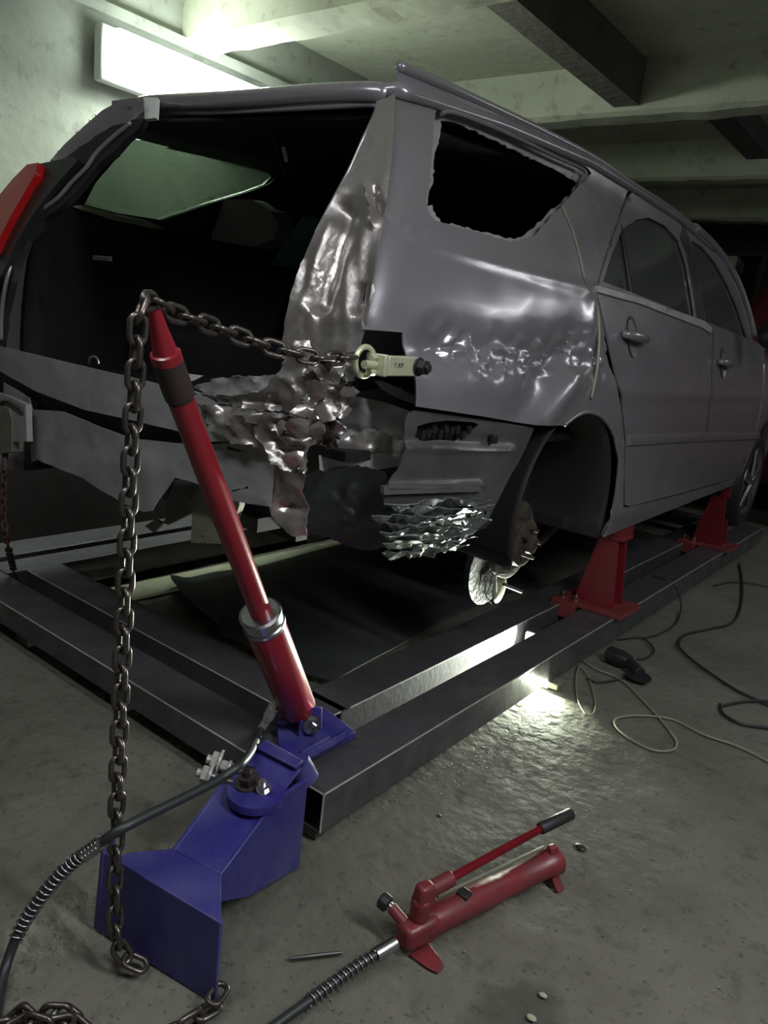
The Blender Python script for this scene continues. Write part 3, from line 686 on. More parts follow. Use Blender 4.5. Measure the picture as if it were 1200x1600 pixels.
# curled flaps torn out of the corner
FP = vert((-1.30, 1.20), (-1.05, 1.32))
for i, (x, y, r) in enumerate(((498, 612, 19), (527, 586, 15), (546, 612, 12), (512, 642, 20), (535, 640, 12), (470, 668, 18), (497, 672, 15), (440, 668, 15), (462, 716, 17), (528, 668, 11), (404, 650, 12), (476, 640, 12))):
    L = [(x+r*(1+.35*rs.uniform(-1, 1))*math.cos(2*math.pi*k/9), y+r*.8*(1+.4*rs.uniform(-1, 1))*math.sin(2*math.pi*k/9)) for k in range(9)]
    a = rs.uniform(0, 6.28)
    def fd_(px, py, P, x=x, y=y, r=r, a=a, i=i):
        u = ((px-x)*math.cos(a)+(py-y)*math.sin(a))/r; v = (-(px-x)*math.sin(a)+(py-y)*math.cos(a))/r
        return .012*u+.012*(1-v*v)+.004*fold(P, 24, i)
    panel('torn_flap', L, blend(rear(-.045), FP, 430, 500), M['bare'], car, step=3.6, disp=fd_, thick=.003, jag=.5)
# rear wheelhouse and liner
b = MB(); bm = b.bm; rings = []
cyW, czW, rW = 2.40, .70, .37
for x, r in ((-1.01, rW), (-1.03, rW-.005), (-1.10, rW-.01), (-1.33, rW-.03)):
    rings.append([bm.verts.new((x, cyW+r*math.cos(a), czW+r*math.sin(a))) for a in [math.pi*(-.12+1.24*k/24) for k in range(25)]])
for p, q in zip(rings, rings[1:]):
    for k in range(24): bm.faces.new((p[k], p[k+1], q[k+1], q[k]))
c = bm.verts.new((-1.36, cyW, czW))
for k in range(24): bm.faces.new((rings[-1][k], rings[-1][k+1], c))
o = b.build('wheelhouse_liner', M['trim'], car, 0, 60); md = o.modifiers.new('s', 'SOLIDIFY'); md.thickness = .006
# arch lip
lp = [side(-.004)(*p) for p in [(944, 838), (955, 812), (963, 770), (967, 720), (960, 682), (945, 656), (930, 646), (913, 644), (896, 652), (880, 665)]]
MB().tube(resample(spline(lp), .012), .008, 8).build('arch_lip', PB, car, 0, 180)
# hub, disc, caliper, shield
H0 = Vector((-1.17, 2.37, .575))
ax = Vector((1, 0, 0))
hub = MB().lathe(H0, H0+ax, [(-.02, .05), (-.02, .142), (.0, .142), (.002, .138), (.002, .09), (.045, .085), (.05, .07), (.05, .034), (.075, .032), (.08, .02)], 40).build('brake_disc', M['brake'], car, 0, 35)
for k in range(5):
    a = 2*math.pi*k/5; p = H0+Vector((.05, .052*math.cos(a), .052*math.sin(a))); MB().cyl(p, p+Vector((.028, 0, 0)), .006, n=10).build('wheel_stud', M['brake'], hub)
MB().box(H0+Vector((-.07, -.165, -.02)), H0+Vector((.045, -.10, .11))).build('brake_caliper', M['brake'], car, .015, seg=3)
MB().lathe(H0+Vector((-.12, -.02, -.12)), H0+Vector((1, -.02, -.12)), [(0, .03), (.02, .13), (.05, .14), (.05, .125), (.03, .03)], 32).build('brake_backing_plate', M['dkgrey'], car, 0, 35)
D0 = onx(788, 922, -1.19)
sh = MB().lathe(D0+Vector((-.03, 0, 0)), D0+Vector((1, .1, 0)), [(0, .03), (.004, .052), (.012, .055), (.016, .045), (.02, .02)], 30).build('suspension_cup', M['shield'], car, 0, 35)
MB().tube([onx(*p) for p in [(775, 898, -1.16), (803, 894, -1.12)]], .004, 8).tube([onx(*p) for p in [(775, 898, -1.16), (776, 925, -1.18)]], .003, 8).tube([onx(*p) for p in [(787, 913, -1.13), (815, 924, -1.10)]], .007, 8).tube(resample(spline([onx(*p) for p in [(758, 910, -1.19), (759, 930, -1.19), (770, 945, -1.18)]]), .01), .003, 8).build('suspension_link', M['zinc'], car)
MB().tube([(-1.28, 2.37, .575), (-1.20, 2.35, .575)], .045, 16).tube([(-1.9, 2.5, .60), (-1.30, 2.40, .56)], .04, 14).build('rear_axle_arm', M['dkgrey'], car)
MB().tube([(-1.25, 2.30, .56), (-1.30, 2.25, .95)], .03, 16).build('shock_absorber', M['dkgrey'], car)
MB().tube([(-1.25, 3.0, .60), (-1.24, 2.70, .50), (-1.22, 2.45, .52)], .03, 12).build('trailing_arm', M['dkgrey'], car)
# front wheel
FWc = Vector((-1.06, 5.30, .555))
wh = MB().lathe(FWc+Vector((-.16, 0, 0)), FWc+Vector((1, 0, 0)), [(0, .215), (.0, .28), (.02, .305), (.05, .312), (.14, .312), (.17, .305), (.195, .28), (.195, .222), (.18, .205)], 48).build('front_tyre', M['rubber'], car, 0, 40)
MB().lathe(FWc, FWc+ax, [(-.02, .02), (-.02, .19), (.0, .20), (.028, .214), (.03, .224), (.036, .222), (.03, .205), (.012, .185), (.012, .02)], 40).build('wheel_rim', M['alloy'], wh, 0, 35)
for k in range(5):
    a = 2*math.pi*k/5+.3; d = Vector((0, math.cos(a), math.sin(a))); e = Vector((0, -d.z, d.y))
    A = FWc+Vector((.028, 0, 0))+d*.03; B = FWc+Vector((.024, 0, 0))+d*.205
    MB().hexa([A-e*.025, A+e*.025, B+e*.034, B-e*.034], [A-e*.018+ax*.02, A+e*.018+ax*.02, B+e*.026+ax*.012, B-e*.026+ax*.012]).build('rim_spoke', M['alloy'], wh, .003)
MB().cyl(FWc+ax*.02, FWc+ax*.05, .035, .03).build('centre_cap', M['alloy'], wh, .003)
# front wing, bonnet, nose
def loft(name, m, rowsf, par, caps=False, thick=0, sm=60):
    b = MB(); R = [[b.bm.verts.new(Vector(v)) for v in r] for r in rowsf]
    for p, q in zip(R, R[1:]):
        for k in range(len(p)-1): b.bm.faces.new((p[k], p[k+1], q[k+1], q[k]))
    o = b.build(name, m, par, 0, sm)
    if thick: md = o.modifiers.new('s', 'SOLIDIFY'); md.thickness = thick; md.offset = 0
    return o
rows = []
for k in range(17):
    y = 4.93+k*(6.2-4.93)/16
    arch = math.sqrt(max(0, .36**2-(y-5.3)**2)); zl = .57 if arch == 0 else max(.57, .575+arch)
    top = interp(y, [4.9, 5.5, 6.2], [1.36, 1.30, 1.12])
    rows.append([(SX(y, zl+(top-zl)*t)-(0.02 if t > .95 else 0), y, zl+(top-zl)*t) for t in [0, .1, .25, .5, .75, .9, 1]])
loft('front_wing', PB, rows, car, thick=.006)
rows = [[(2*XC-v[0], v[1], v[2]) for v in r] for r in rows]; loft('front_wing', PB, rows, car, thick=.006)
rows = []
for k in range(9):
    y = 5.05+k*(6.25-5.05)/8; top = interp(y, [4.9, 5.5, 6.25], [1.36, 1.30, 1.10]); rows.append([(XC+u*(.80-.02*k*k/64*3), y, top+.07*(1-u*u)) for u in [-1, -.75, -.5, -.25, 0, .25, .5, .75, 1]])
loft('bonnet', PB, rows, car, thick=.01)
loft('front_bumper', PB, [[(XC+u*.8, 6.25+.15*(1-u*u)-.05*abs(z-.8), z) for u in [-1, -.9, -.6, 0, .6, .9, 1]] for z in (.45, .6, .8, 1.0, 1.12)], car, thick=.01)
loft('windscreen', M['darkglass'], [[(XC+u*(.60+.08*t), 4.12+.9*t, 1.86-.50*t+.03*(1-u*u)) for u in (-1, -.5, 0, .5, 1)] for t in (0, .25, .5, .75, 1)], car, thick=.006)
# mirror
mp = onx(1212, 522, -.90)
MB().lathe(mp+Vector((0, -.03, 0)), mp+Vector((0, .2, 0)), [(0, .05), (.02, .085), (.07, .08), (.11, .03)], 20).build('wing_mirror', M['blackpl'], car)
# left side of the body
GL = [(122, 320), (140, 285), (170, 250), (205, 222), (260, 232), (330, 247), (405, 264), (420, 271), (423, 277), (412, 288), (380, 300), (320, 318), (262, 338), (245, 344), (180, 334)]
fL = side_left()
GLw = [fL(*p) for p in GL]
gy = [p.y for p in GLw]; gz = [p.z for p in GLw]
def left_panel():
    """far body side with its quarter window and two door windows cut through"""
    out = [(1.30, .56), (1.33, 1.0), (1.32, 1.26), (1.39, 1.455), (1.46, 1.617), (1.56, 1.69), (1.98, 1.84), (2.6, 1.87), (3.1, 1.87), (3.6, 1.86), (4.1, 1.82), (4.5, 1.70), (4.95, 1.42), (4.95, .56), (2.83, .56), (2.77, .9), (2.6, 1.03), (2.4, 1.07), (2.2, 1.03), (2.03, .9), (1.97, .56)]
    q = [(p.y, p.z) for p in GLw]
    d1 = [(2.62, 1.48), (2.72, 1.72), (3.5, 1.76), (3.58, 1.47)]; d2 = [(3.72, 1.47), (3.68, 1.76), (4.1, 1.73), (4.65, 1.46)]
    sc = 100
    loops = [dens([(a*sc, c*sc) for a, c in L], 7) for L in (out, q, d1, d2)]
    pts, ed = [], []
    for L in loops:
        o0 = len(pts); pts += L; ed += [(o0+i, o0+(i+1) % len(L)) for i in range(len(L))]
    nb = len(pts)
    for i in range(120, 500, 9):
        for j in range(55, 190, 9):
            if inside(i, j, loops[0]) and not any(inside(i, j, h) for h in loops[1:]) and all((i-a)**2+(j-c)**2 > 16 for a, c in pts[:nb]): pts.append((i, j))
    vs, es, fs, *_ = delaunay_2d_cdt([Vector(p) for p in pts], ed, [], 0, 1e-3)
    b = MB(); V = [b.bm.verts.new((2*XC-SX(v.x/sc, v.y/sc), v.x/sc, v.y/sc)) for v in vs]
    for f in fs:
        c = sum((vs[i] for i in f), Vector((0, 0)))/len(f)
        if inside(c.x, c.y, loops[0]) and not any(inside(c.x, c.y, h) for h in loops[1:]): b.bm.faces.new([V[i] for i in f])
    for v in list(b.bm.verts):
        if not v.link_faces: b.bm.verts.remove(v)
    o = b.build('far_body_side', PB, car, 0, 180); md = o.modifiers.new('s', 'SOLIDIFY'); md.thickness = .012; md.offset = 1 if False else 0
    # black inner lining just inside it
    b = MB(); V = [b.bm.verts.new((2*XC-SX(v.x/sc, v.y/sc)+.035, v.x/sc, v.y/sc)) for v in vs]
    for f in fs:
        c = sum((vs[i] for i in f), Vector((0, 0)))/len(f)
        if inside(c.x, c.y, loops[0]) and not any(inside(c.x, c.y, h) for h in loops[1:]): b.bm.faces.new([V[i] for i in f])
    for v in list(b.bm.verts):
        if not v.link_faces or v.co.y < 1.40: b.bm.verts.remove(v)
    o = b.build('far_side_lining', M['trim'], car, 0, 180); md = o.modifiers.new('s', 'SOLIDIFY'); md.thickness = .01; md.offset = 0
left_panel()
panel('far_quarter_glass', [(115, 326), (135, 280), (168, 243), (203, 216), (260, 226), (410, 260), (428, 274), (415, 293), (262, 343), (245, 349), (180, 338)], side_left(-.006), M['tint'], car, step=25, thick=.004)
panel('window_ledge', [(116, 324), (128, 322), (185, 337), (228, 345), (260, 358), (240, 357), (180, 345)], side_left(-.06), M['pale_strip'], car, step=8, thick=.01)  # pale colour carries the light falling on this ledge
for d in ([(2.60, 1.46), (2.70, 1.73), (3.52, 1.78), (3.60, 1.45)], [(3.70, 1.45), (3.66, 1.78), (4.1, 1.75), (4.68, 1.44)]):
    b = MB(); b.hexa([(2*XC-SX(y, z)+.004, y, z) for y, z in d], [(2*XC-SX(y, z)+.008, y, z) for y, z in d]); b.build('far_door_glass', M['darkglass'], car)
# far rear pillar, its lamp and the gap trim
FPc = [(208, 190), (228, 186), (222, 198), (205, 214), (180, 236), (150, 262), (118, 300), (100, 322), (66, 345), (45, 375), (25, 420), (12, 470), (4, 520), (2, 545), (-15, 540), (-15, 420), (0, 385), (20, 345), (45, 310), (75, 275), (95, 255), (110, 243), (150, 215), (180, 197)]
panel('far_rear_pillar', FPc, rear(-.004), M['trim'], car, step=8, thick=.02, disp=lambda px, py, P: .008*ridged(P, 8, 3))
panel('far_shoulder', [(78, 251), (100, 226), (130, 198), (160, 172), (188, 157), (208, 153), (236, 152), (236, 160), (222, 176), (200, 192), (165, 212), (135, 232), (112, 245), (98, 250)], rear(-.01), PB, car, step=8, thick=.03, disp=lambda px, py, P: -.02*math.exp(-(segd(px, py, (110, 238), (205, 178))/6)**2))
gp = [rear(-.015)(*p) for p in [(205, 192), (175, 216), (150, 240), (135, 262), (112, 285), (90, 310), (60, 333), (42, 360), (25, 395), (10, 440), (3, 490), (2, 535)]]
MB().tube(resample(spline(gp), .012), .007, 8).build('opening_seal', PB, car, 0, 180)
tl = panel('tail_light', [(-24, 400), (-24, 330), (-4, 308), (20, 279), (42, 257), (60, 254), (57, 268), (42, 294), (22, 328), (4, 362), (-10, 392)], rear(-.06), M['taillight'], car, step=8, thick=.05)
panel('lamp_surround', [(50, 258), (90, 250), (112, 244), (122, 250), (95, 280), (70, 310), (45, 345), (22, 385), (5, 425), (-20, 460), (-20, 400), (0, 384), (18, 352), (34, 322), (54, 296), (72, 276)], rear(-.035), M['blackpl'], tl, step=8, thick=.03)
# interior: floor, sides, seats
MB().box((-2.80, 1.36, .93), (-1.14, 2.7, .955)).build('load_floor', M['carpet'], car)
MB().box((-2.84, 1.9, .60), (-2.62, 2.9, 1.14)).build('far_wheelhouse', M['carpet'], car, .04)
MB().box((-2.70, 2.6, .60), (-1.10, 5.0, .64)).build('cabin_floor', M['carpet'], car)
MB().box((-2.70, 1.42, .66), (-1.48, 2.9, .70)).box((-2.70, 1.42, .70), (-2.66, 2.9, .93)).box((-2.55, 1.6, .60), (-1.5, 4.9, .655)).build('underbody', M['trim'], car)
MB().box((-2.7, 4.9, .62), (-1.12, 4.94, 1.35)).box((-2.7, 4.55, 1.15), (-1.12, 4.94, 1.36)).build('dashboard', M['trim'], car, .01)
MB().box((-1.40, 1.62, .93), (-1.15, 2.45, 1.30)).build('near_side_lining', M['trim'], car, .02)
loft('roof_lining', M['trim'], [[(XC+u*.70, y, roofz(XC+u*.7, y)-.06) for u in (-.8, -.5, 0, .5, .95)] for y in (1.53, 2.2, 3.0, 3.8, 4.1)], car, thick=.01)
def seatback(x0, x1, y, zt, z0=.9):
    s = MB().hexa([(x0, y, z0), (x1, y, z0), (x1, y+.13, z0), (x0, y+.13, z0)], [(x0+.03, y+.16, zt), (x1-.03, y+.16, zt), (x1-.03, y+.25, zt), (x0+.03, y+.25, zt)]).build('seat_back', M['seat'], car, .04, seg=4)
    xm = (x0+x1)/2; MB().box((xm-.12, y+.17, zt+.04), (xm+.12, y+.26, zt+.20)).cyl((xm-.05, y+.21, zt-.02), (xm-.05, y+.21, zt+.06), .006).cyl((xm+.05, y+.21, zt-.02), (xm+.05, y+.21, zt+.06), .006).build('headrest', M['seat'], s, .03, seg=4)
panel('folded_seat', [(243, 352), (300, 330), (350, 311), (395, 312), (424, 330), (434, 352), (430, 374), (395, 386), (330, 374), (280, 364)], lambda x, y: ony(x, y, 2.25), mat('brown_grey_seat_cloth', (.30, .27, .27), .9), car, step=12, thick=.10, disp=crumple(.006, 9))
seatback(-2.66, -2.10, 2.55, 1.42); seatback(-2.06, -1.22, 2.55, 1.38); seatback(-2.62, -2.12, 3.75, 1.45, .7); seatback(-1.78, -1.26, 3.75, 1.45, .7)
g0 = [onx(434, 217, -2.2), onx(440, 235, -2.2), onx(446, 250, -2.2), onx(451, 276, -2.2)]
gh = MB().tube(resample(spline([ony(*p) for p in [(431, 214, 1.72), (437, 240, 1.72), (443, 262, 1.72), (451, 277, 1.72)]]), .01), .008, 10).build('grab_handle', M['trim'], car)
p1, p2 = ony(443, 231, 1.70), ony(448, 252, 1.70); MB().tube([p1, p2], .006, 8).build('handle_glint', M['white'], gh)  # white strip paints the reflection on the grab handle
a0 = rear(.15)(160, 404); MB().box(a0-Vector((.05, .006, .008)), a0+Vector((.05, .006, .008))).build('trim_clip', M['seat'], car, .003)  # small bar drawn as the reflection off a latch
# striker loop on the load sill, hatch hinge
q = rear(.02)(146, 566)
MB().tube(resample(spline([rear(.02)(*p) for p in [(139, 568), (141, 560), (147, 557), (153, 562), (155, 570)]]), .004), .004, 8).build('tailgate_striker', M['zinc'], car)
hc = [(224, 152), (245, 152), (243, 184), (226, 186)]
panel('tailgate_hinge', hc, rear(-.03), M['white'], car, step=8, thick=.012)

# ================================================================== HYDRAULIC RAM
Bp = onz(467, 1105, .225)
Tp = ony(241, 482, .80)
dn = (Tp-Bp).normalized(); vn = (CAM-(Tp+Bp)/2).normalized(); pn = (vn-dn*vn.dot(dn)).normalized()
RP = lambda px, py: onp(px, py, Bp, pn)
B0, C0, C1, D0, D1, E0, E1 = RP(466, 1108), RP(412, 972), RP(408, 958), RP(283, 625), RP(262, 565), RP(250, 520), RP(241, 484)
ram = thing('hydraulic_ram', Bp, 'leaning red hydraulic ram with chain over its pointed top', 'hydraulic ram')
def rad(px, P): return px/FPX*(P-CAM).dot(RW @ Vector((0, 0, 1)))/2
rB, rC, rT = rad(60, B0), rad(56, C0), rad(44, C1)
MB().lathe(B0, C0, [(0, rB*.85), (.012, rB*.95), ((C0-B0).length-.01, rB*.95), ((C0-B0).length, rB*.9)], 40).build('cylinder_barrel', M['red'], ram)
L = (C1-C0).length
d = (C1-B0).normalized()
MB().lathe(C0-d*.012, C0+d*.06, [(0, rB*.97), (.004, rB*1.0), (.012, rB*1.0), (.015, rB*.94), (.038, rB*.94), (.041, rB*.99), (.046, rB*.99), (.05, rB*.86)], 40).build('gland_ring', M['zinc'], ram, 0, 30)
L = (D0-C1).length
rD = rad(42, D0)
MB().lathe(C1, D0, [(0, rD*1.05), (L*.5, rD*1.08), (L, rD)], 36).build('extension_tube', M['red'], ram)
L = (D1-D0).length; MB().lathe(D0, D1, [(0, rD*.93), (.006, rD*.93), (.008, rD*1.12), (L*.4, rD*1.14), (L, rD*1.12)], 36).build('greasy_sleeve', M['grease'], ram)
L = (E0-D1).length; MB().lathe(D1, E0, [(0, rD*1.12), (L*.3, rD*1.1), (L*.34, rD*.9), (L, rD*.66)], 36).build('sleeve_cone', M['red'], ram)
L = (E1-E0).length; MB().lathe(E0, E1, [(0, rD*.66), (L, rD*.45)], 36).build('pointed_head', M['red'], ram)
ft = onz(478, 1128, .2); MB().tube([B0-dn*-.0, B0-dn*.05], rB*.55, 20).build('foot_pivot', M['rubber'], ram)
# coupler
cp = [RP(438, 1087), RP(428, 1105), RP(421, 1118), RP(408, 1140)]
cp = [p+pn*.0 for p in cp]
cpl = MB().tube([cp[0], cp[1]], .008, 14).tube([cp[1], cp[2]], .016, 18).build('hose_coupler', M['brightsteel'], ram)
MB().tube([cp[2], cp[2].lerp(cp[3], .2)], .014, 18).tube([cp[2].lerp(cp[3], .2), cp[3]], .011, 6).build('coupler_nut', M['brightsteel'], cpl, 0, 30)

# ================================================================== BLUE PULLING BASE
base = thing('pulling_base', (-1.0, 1.0, 0), 'blue welded steel floor anchor clamped to the corner of the bench', 'pulling base')
BL = M['blue']
# foot: hollow box, open at the sides
zt = .18
F = [(-1.162, .743), (-.849, .798), (-.865, .845), (-1.165, .79)]
MB().hexa([(-1.162, .743, 0), (-.849, .798, 0), (-.852, .808, 0), (-1.163, .753, 0)], [(-1.158, .752, zt), (-.849, .798, zt), (-.852, .808, zt), (-1.160, .762, zt)]).build('front_plate', BL, base, .002)
MB().hexa([(-1.20, .79, .015), (-1.150, .744, .015), (-1.145, .752, .015), (-1.195, .80, .015)], [(-1.195, .80, zt-.01), (-1.148, .750, zt), (-1.143, .758, zt), (-1.19, .808, zt-.01)]).build('side_wing', BL, base, .002)
tp = [onz(345, 1440, zt), onz(346, 1366, zt), onz(268, 1326, zt+.004), onz(200, 1332, zt), onz(185, 1340, zt)]
MB().hexa([p-Vector((0, 0, .008)) for p in tp], tp).build('top_plate', BL, base, .0015)
A = [onz(268, 1326, zt), onz(346, 1366, zt), onz(432, 1250, .235), onz(470, 1200, .25), onz(400, 1170, .25), onz(350, 1215, .235)]
MB().hexa([p-Vector((0, 0, .008)) for p in A], A).build('arm_top_plate', BL, base, .0015)
R1, R2, R3 = onz(346, 1366, zt), onz(432, 1250, .235), onz(472, 1200, .25)
rb = [(R1.x, R1.y, .115), (R1.x-.04, R1.y+.12, .03), (R3.x+.03, R3.y-.01, .005), (R3.x+.03, R3.y-.01, R3.z-.01), (R2.x, R2.y, R2.z), (R1.x, R1.y, R1.z)]
MB().hexa([(p[0], p[1], p[2]) for p in rb], [(p[0]-.01, p[1]+.004, p[2]) for p in rb]).build('arm_side_plate', BL, base, .0015)
L1, L2, L3 = onz(268, 1326, zt), onz(350, 1215, .235), onz(400, 1170, .25)
rb = [(L1.x, L1.y, .1), (L3.x, L3.y, .01), (L3.x, L3.y, L3.z), (L2.x, L2.y, L2.z), (L1.x, L1.y, L1.z)]
MB().hexa(rb, [(p[0]+.01, p[1], p[2]) for p in rb]).build('arm_side_plate', BL, base, .0015)
MB().hexa([(-1.10, 1.0, 0), (-1.03, 1.0, 0), (-1.03, 1.20, 0), (-1.13, 1.20, 0)], [(-1.10, 1.0, .01), (-1.03, 1.0, .01), (-1.03, 1.20, .01), (-1.13, 1.20, .01)]).build('bottom_plate', BL, base, .001)
g = [onz(395, 1315, .12), onz(440, 1255, .19), onz(448, 1260, .19), onz(402, 1322, .12)]
MB().tube([onz(408, 1300, .15), onz(450, 1245, .20)], .010, 8).tube([onz(425, 1335, .05), onz(402, 1318, .10)], .006, 6).build('weld_rib', BL, base)
# clevis collar around the hinge pin
cc = onz(400, 1235, .245)
MB().lathe(cc-Vector((0, 0, .02)), cc+Vector((0, 0, 1)), [(0, .03), (0, .062), (.018, .062), (.018, .045), (.02, .03)], 36).build('hinge_ring', BL, base, 0, 35)
for (x, y, z, r, h) in ((388, 1212, .27, .020, .03), (413, 1222, .27, .012, .022)):
    p = onz(x, y, z); MB().hexbolt(p-Vector((0, 0, .02)), (.15, -.3, 1), r, h).build('hinge_bolt', M['zinc'] if r < .02 else M['grease'], base, 0, 30)
for (x, y, z, r) in ((345, 1192, .25, .021), (330, 1213, .24, .019), (360, 1200, .25, .012)):
    p = onz(x, y, z); MB().hexbolt(p, (-.8, -.6, .2), r, .022).build('clamp_bolt', M['brightsteel'], base, 0, 30)
    MB().tube([p, p+Vector((.06, .05, -.02))], r*.6, 12).build('bolt_shank', M['zinc'], base)
# upper clamp saddle sitting over the rail corner
pl = [onz(470, 1212, .22), onz(556, 1140, .165), onz(505, 1108, .165), onz(400, 1160, .20)]
k = [onz(*q) for q in ((440, 1200, .165), (556, 1143, .165), (508, 1106, .165), (432, 1128, .165))]
MB().hexa([p-Vector((0, 0, .022)) for p in k], k).build('saddle_plate', BL, base, .002)
k2 = [onz(*q) for q in ((450, 1190, .195), (470, 1200, .215), (515, 1160, .19), (495, 1148, .19))]
MB().tube([onz(460, 1192, .20), onz(540, 1148, .18)], .012, 8).tube([onz(470, 1180, .20), onz(512, 1155, .19)], .010, 8).build('saddle_rib', BL, base)
MB().tube([onz(478, 1218, .19), onz(462, 1192, .235)], .034, 16).build('pivot_boss', BL, base)
MB().hexa([p for p in (onz(395, 1180, .21), onz(462, 1215, .21), onz(478, 1195, .21), onz(415, 1160, .21))], [p for p in (onz(400, 1168, .265), onz(462, 1200, .265), onz(474, 1188, .265), onz(415, 1155, .265))]).build('knuckle', BL, base, .004)
for dx in (-1, 1):
    c0 = B0-dn*.02
    sd = Vector((1, -.25, 0)).normalized()
    q = c0+sd*(dx*.048)
    e = Vector((.25, 1, 0)).normalized()
    a = [q-e*.035+Vector((0, 0, -.075)), q+e*.045+Vector((0, 0, -.065)), q+e*.035+Vector((0, 0, .035)), q-e*.01+Vector((0, 0, .045)), q-e*.03+Vector((0, 0, .02))]
    MB().hexa([p-sd*.006 for p in a], [p+sd*.006 for p in a]).build('clevis_plate', BL, base, .002)
q = B0-dn*.025+Vector((.055, -.015, 0))
MB().hexbolt(q, (1, -.25, .05), .020, .022).build('pivot_bolt', M['zinc'], base, 0, 30)

# ================================================================== CHAINS
def link_mesh_data(name, pitch, wid, r):
    b = MB(); hl = pitch/2+r-.0; c = []          # stadium centreline, along local Z
    R = wid/2-r; s = hl-R
    for i in range(11): a = math.pi*i/10; c.append((R*math.cos(a), 0, s+R*math.sin(a)))
    for i in range(11): a = math.pi+math.pi*i/10; c.append((R*math.cos(a), 0, -s+R*math.sin(a)))
    b.tube(c, r, 10, closed=True)
    bmesh.ops.recalc_face_normals(b.bm, faces=b.bm.faces)
    me = bpy.data.meshes.new(name); b.bm.to_mesh(me); b.bm.free()
    for p in me.polygons: p.use_smooth = True
    return me
def chain(name, paths, pitch, wid, r, m, label, cat='chain', phase=0.0, jit=0.08):
    me = link_mesh_data(name+'_link', pitch, wid, r); me.materials.append(m)
    t = thing(name, Vector(paths[0][-1]), label, cat); n = 0
    for path in paths:
        pts = resample(spline(path, 12), pitch)
        for i in range(len(pts)-1):
            a, b = pts[i], pts[i+1]; d = (b-a).normalized()
            ref = Vector((0, -1, .2)) if abs(d.z) > .7 else Vector((0, 0, 1))
            u = (ref-d*ref.dot(d)).normalized()
            ang = phase+(math.pi/2 if i % 2 else 0)+random.uniform(-jit, jit); vq = d.cross(u)
            yx = u*math.cos(ang)+vq*math.sin(ang)          # link's flat normal
            xx = yx.cross(d)
            mw = Matrix((xx, yx, d)).transposed().to_4x4()
            o = bpy.data.objects.new('link', me); COL.objects.link(o); o.parent = t
            o.rotation_euler = mw.to_euler(); o.location = (a+b)/2-t.location; n += 1
    return t
ring_c = onx(570, 565, -1.045)
tip = E1
hpath = [ring_c+Vector((-.005, .0, .004)), onp(545, 568, ring_c, Vector((1, -.3, 0)).normalized()), ]
ringE = ring_c+Vector((-.01, -.028, .006))
mid = [onz(*p) for p in ()]
A0 = ringE; Z0c = tip+Vector((.0, .0, .012))
def hp(t, px, py):                                         # horizontal run: pick depth from a straight plan line
    y = A0.y+(Z0c.y-A0.y)*t; return ony(px, py, y)
run = [A0, hp(.22, 500, 560), hp(.42, 430, 545), hp(.62, 360, 520), hp(.8, 305, 500), hp(.93, 262, 486), tip+Vector((.0, .0, .014)), ony(222, 474, .765)]
drop = [ony(219, 480, .755), ony(213, 560, .75), ony(205, 700, .75), ony(196, 900, .75), ony(186, 1150, .745), ony(181, 1320, .735), ony(180, 1440, .715), onz(188, 1488, .045), onz(215, 1507, .018), onz(240, 1512, .02)]
run[-1] = drop[0].copy()
full = run[:-1]+drop
ch = chain('pull_chain', [full, [onz(334, 1562, .03), onz(348, 1540, .035), onz(336, 1562, .012)], [onz(338, 1572, .012), onz(310, 1588, .012), onz(270, 1612, .012), onz(200, 1640, .012)]], .0365, .037, .0053, M['chain'], 'oily steel chain from the gold clamp over the ram down to the blue base', phase=.15)
pile = []
for i in range(7):
    pile.append(onz(20+i*17, 1600-(i % 2)*22+random.uniform(-6, 6), .012+.018*(i % 2)))
chain('spare_chain', [[onz(-40, 1640, .012), onz(-10, 1600, .012)]+pile+[onz(150, 1620, .012), onz(140, 1660, .012)], [onz(10, 1612, .03), onz(50, 1592, .04), onz(90, 1604, .035), onz(128, 1582, .03)]], .0365, .037, .0053, M['chain'], 'heap of loose chain on the floor in the bottom left corner')
cl = ony(8, 730, 1.24)
chain('rusty_chain', [[cl, ony(6, 800, 1.24), ony(12, 850, 1.26), onz(22, 893, .15)]], .028, .026, .0040, M['rust'], 'short rusty chain hanging down to the bench at the left edge')
# clamp at the left end of the rear panel
lc = thing('pull_clamp', ony(0, 690, 1.24), 'tan steel pull clamp biting the far end of the rear panel', 'clamp')
o = panel('clamp_body', [(-20, 640), (0, 633), (14, 640), (19, 660), (18, 706), (-20, 712)], lambda x, y: ony(x, y, 1.23), M['bracket'], lc, step=10, thick=.04)
MB().tube(resample(spline([ony(*p) for p in [(-8, 634, 1.235), (10, 627, 1.23), (28, 636, 1.22), (38, 648, 1.235)]]), .01), .006, 8).build('clamp_spring', M['chain'], lc)
MB().tube([ony(8, 705, 1.25), ony(8, 735, 1.24)], .010, 10).build('clamp_eye', M['rust'], lc)

# ================================================================== GOLD PULL CLAMP
gc = thing('pull_clamp', onx(610, 568, -1.03), 'yellow plated pull clamp with ring and black bolt gripping the torn side panel', 'clamp')
a = onx(592, 570, -1.025); b2 = onx(640, 571, -1.025); ayx = (b2-a).normalized()
upv = Vector((0, 0, 1)); upv = (upv-ayx*upv.dot(ayx)).normalized(); sdv = ayx.cross(upv)
def ob(p, q, u0, u1, s0, s1):
    return [p+upv*u0+sdv*s0, p+upv*u0+sdv*s1, p+upv*u1+sdv*s1, p+upv*u1+sdv*s0], [q+upv*u0+sdv*s0, q+upv*u0+sdv*s1, q+upv*u1+sdv*s1, q+upv*u1+sdv*s0]
x, y = ob(a, b2, -.0215, .0215, .004, .026); MB().hexa(x, y).build('jaw', M['gold'], gc, .003)
x, y = ob(a, b2+ayx*.01, -.0245, .0185, -.026, -.006); MB().hexa(x, y).build('jaw', M['gold'], gc, .003)
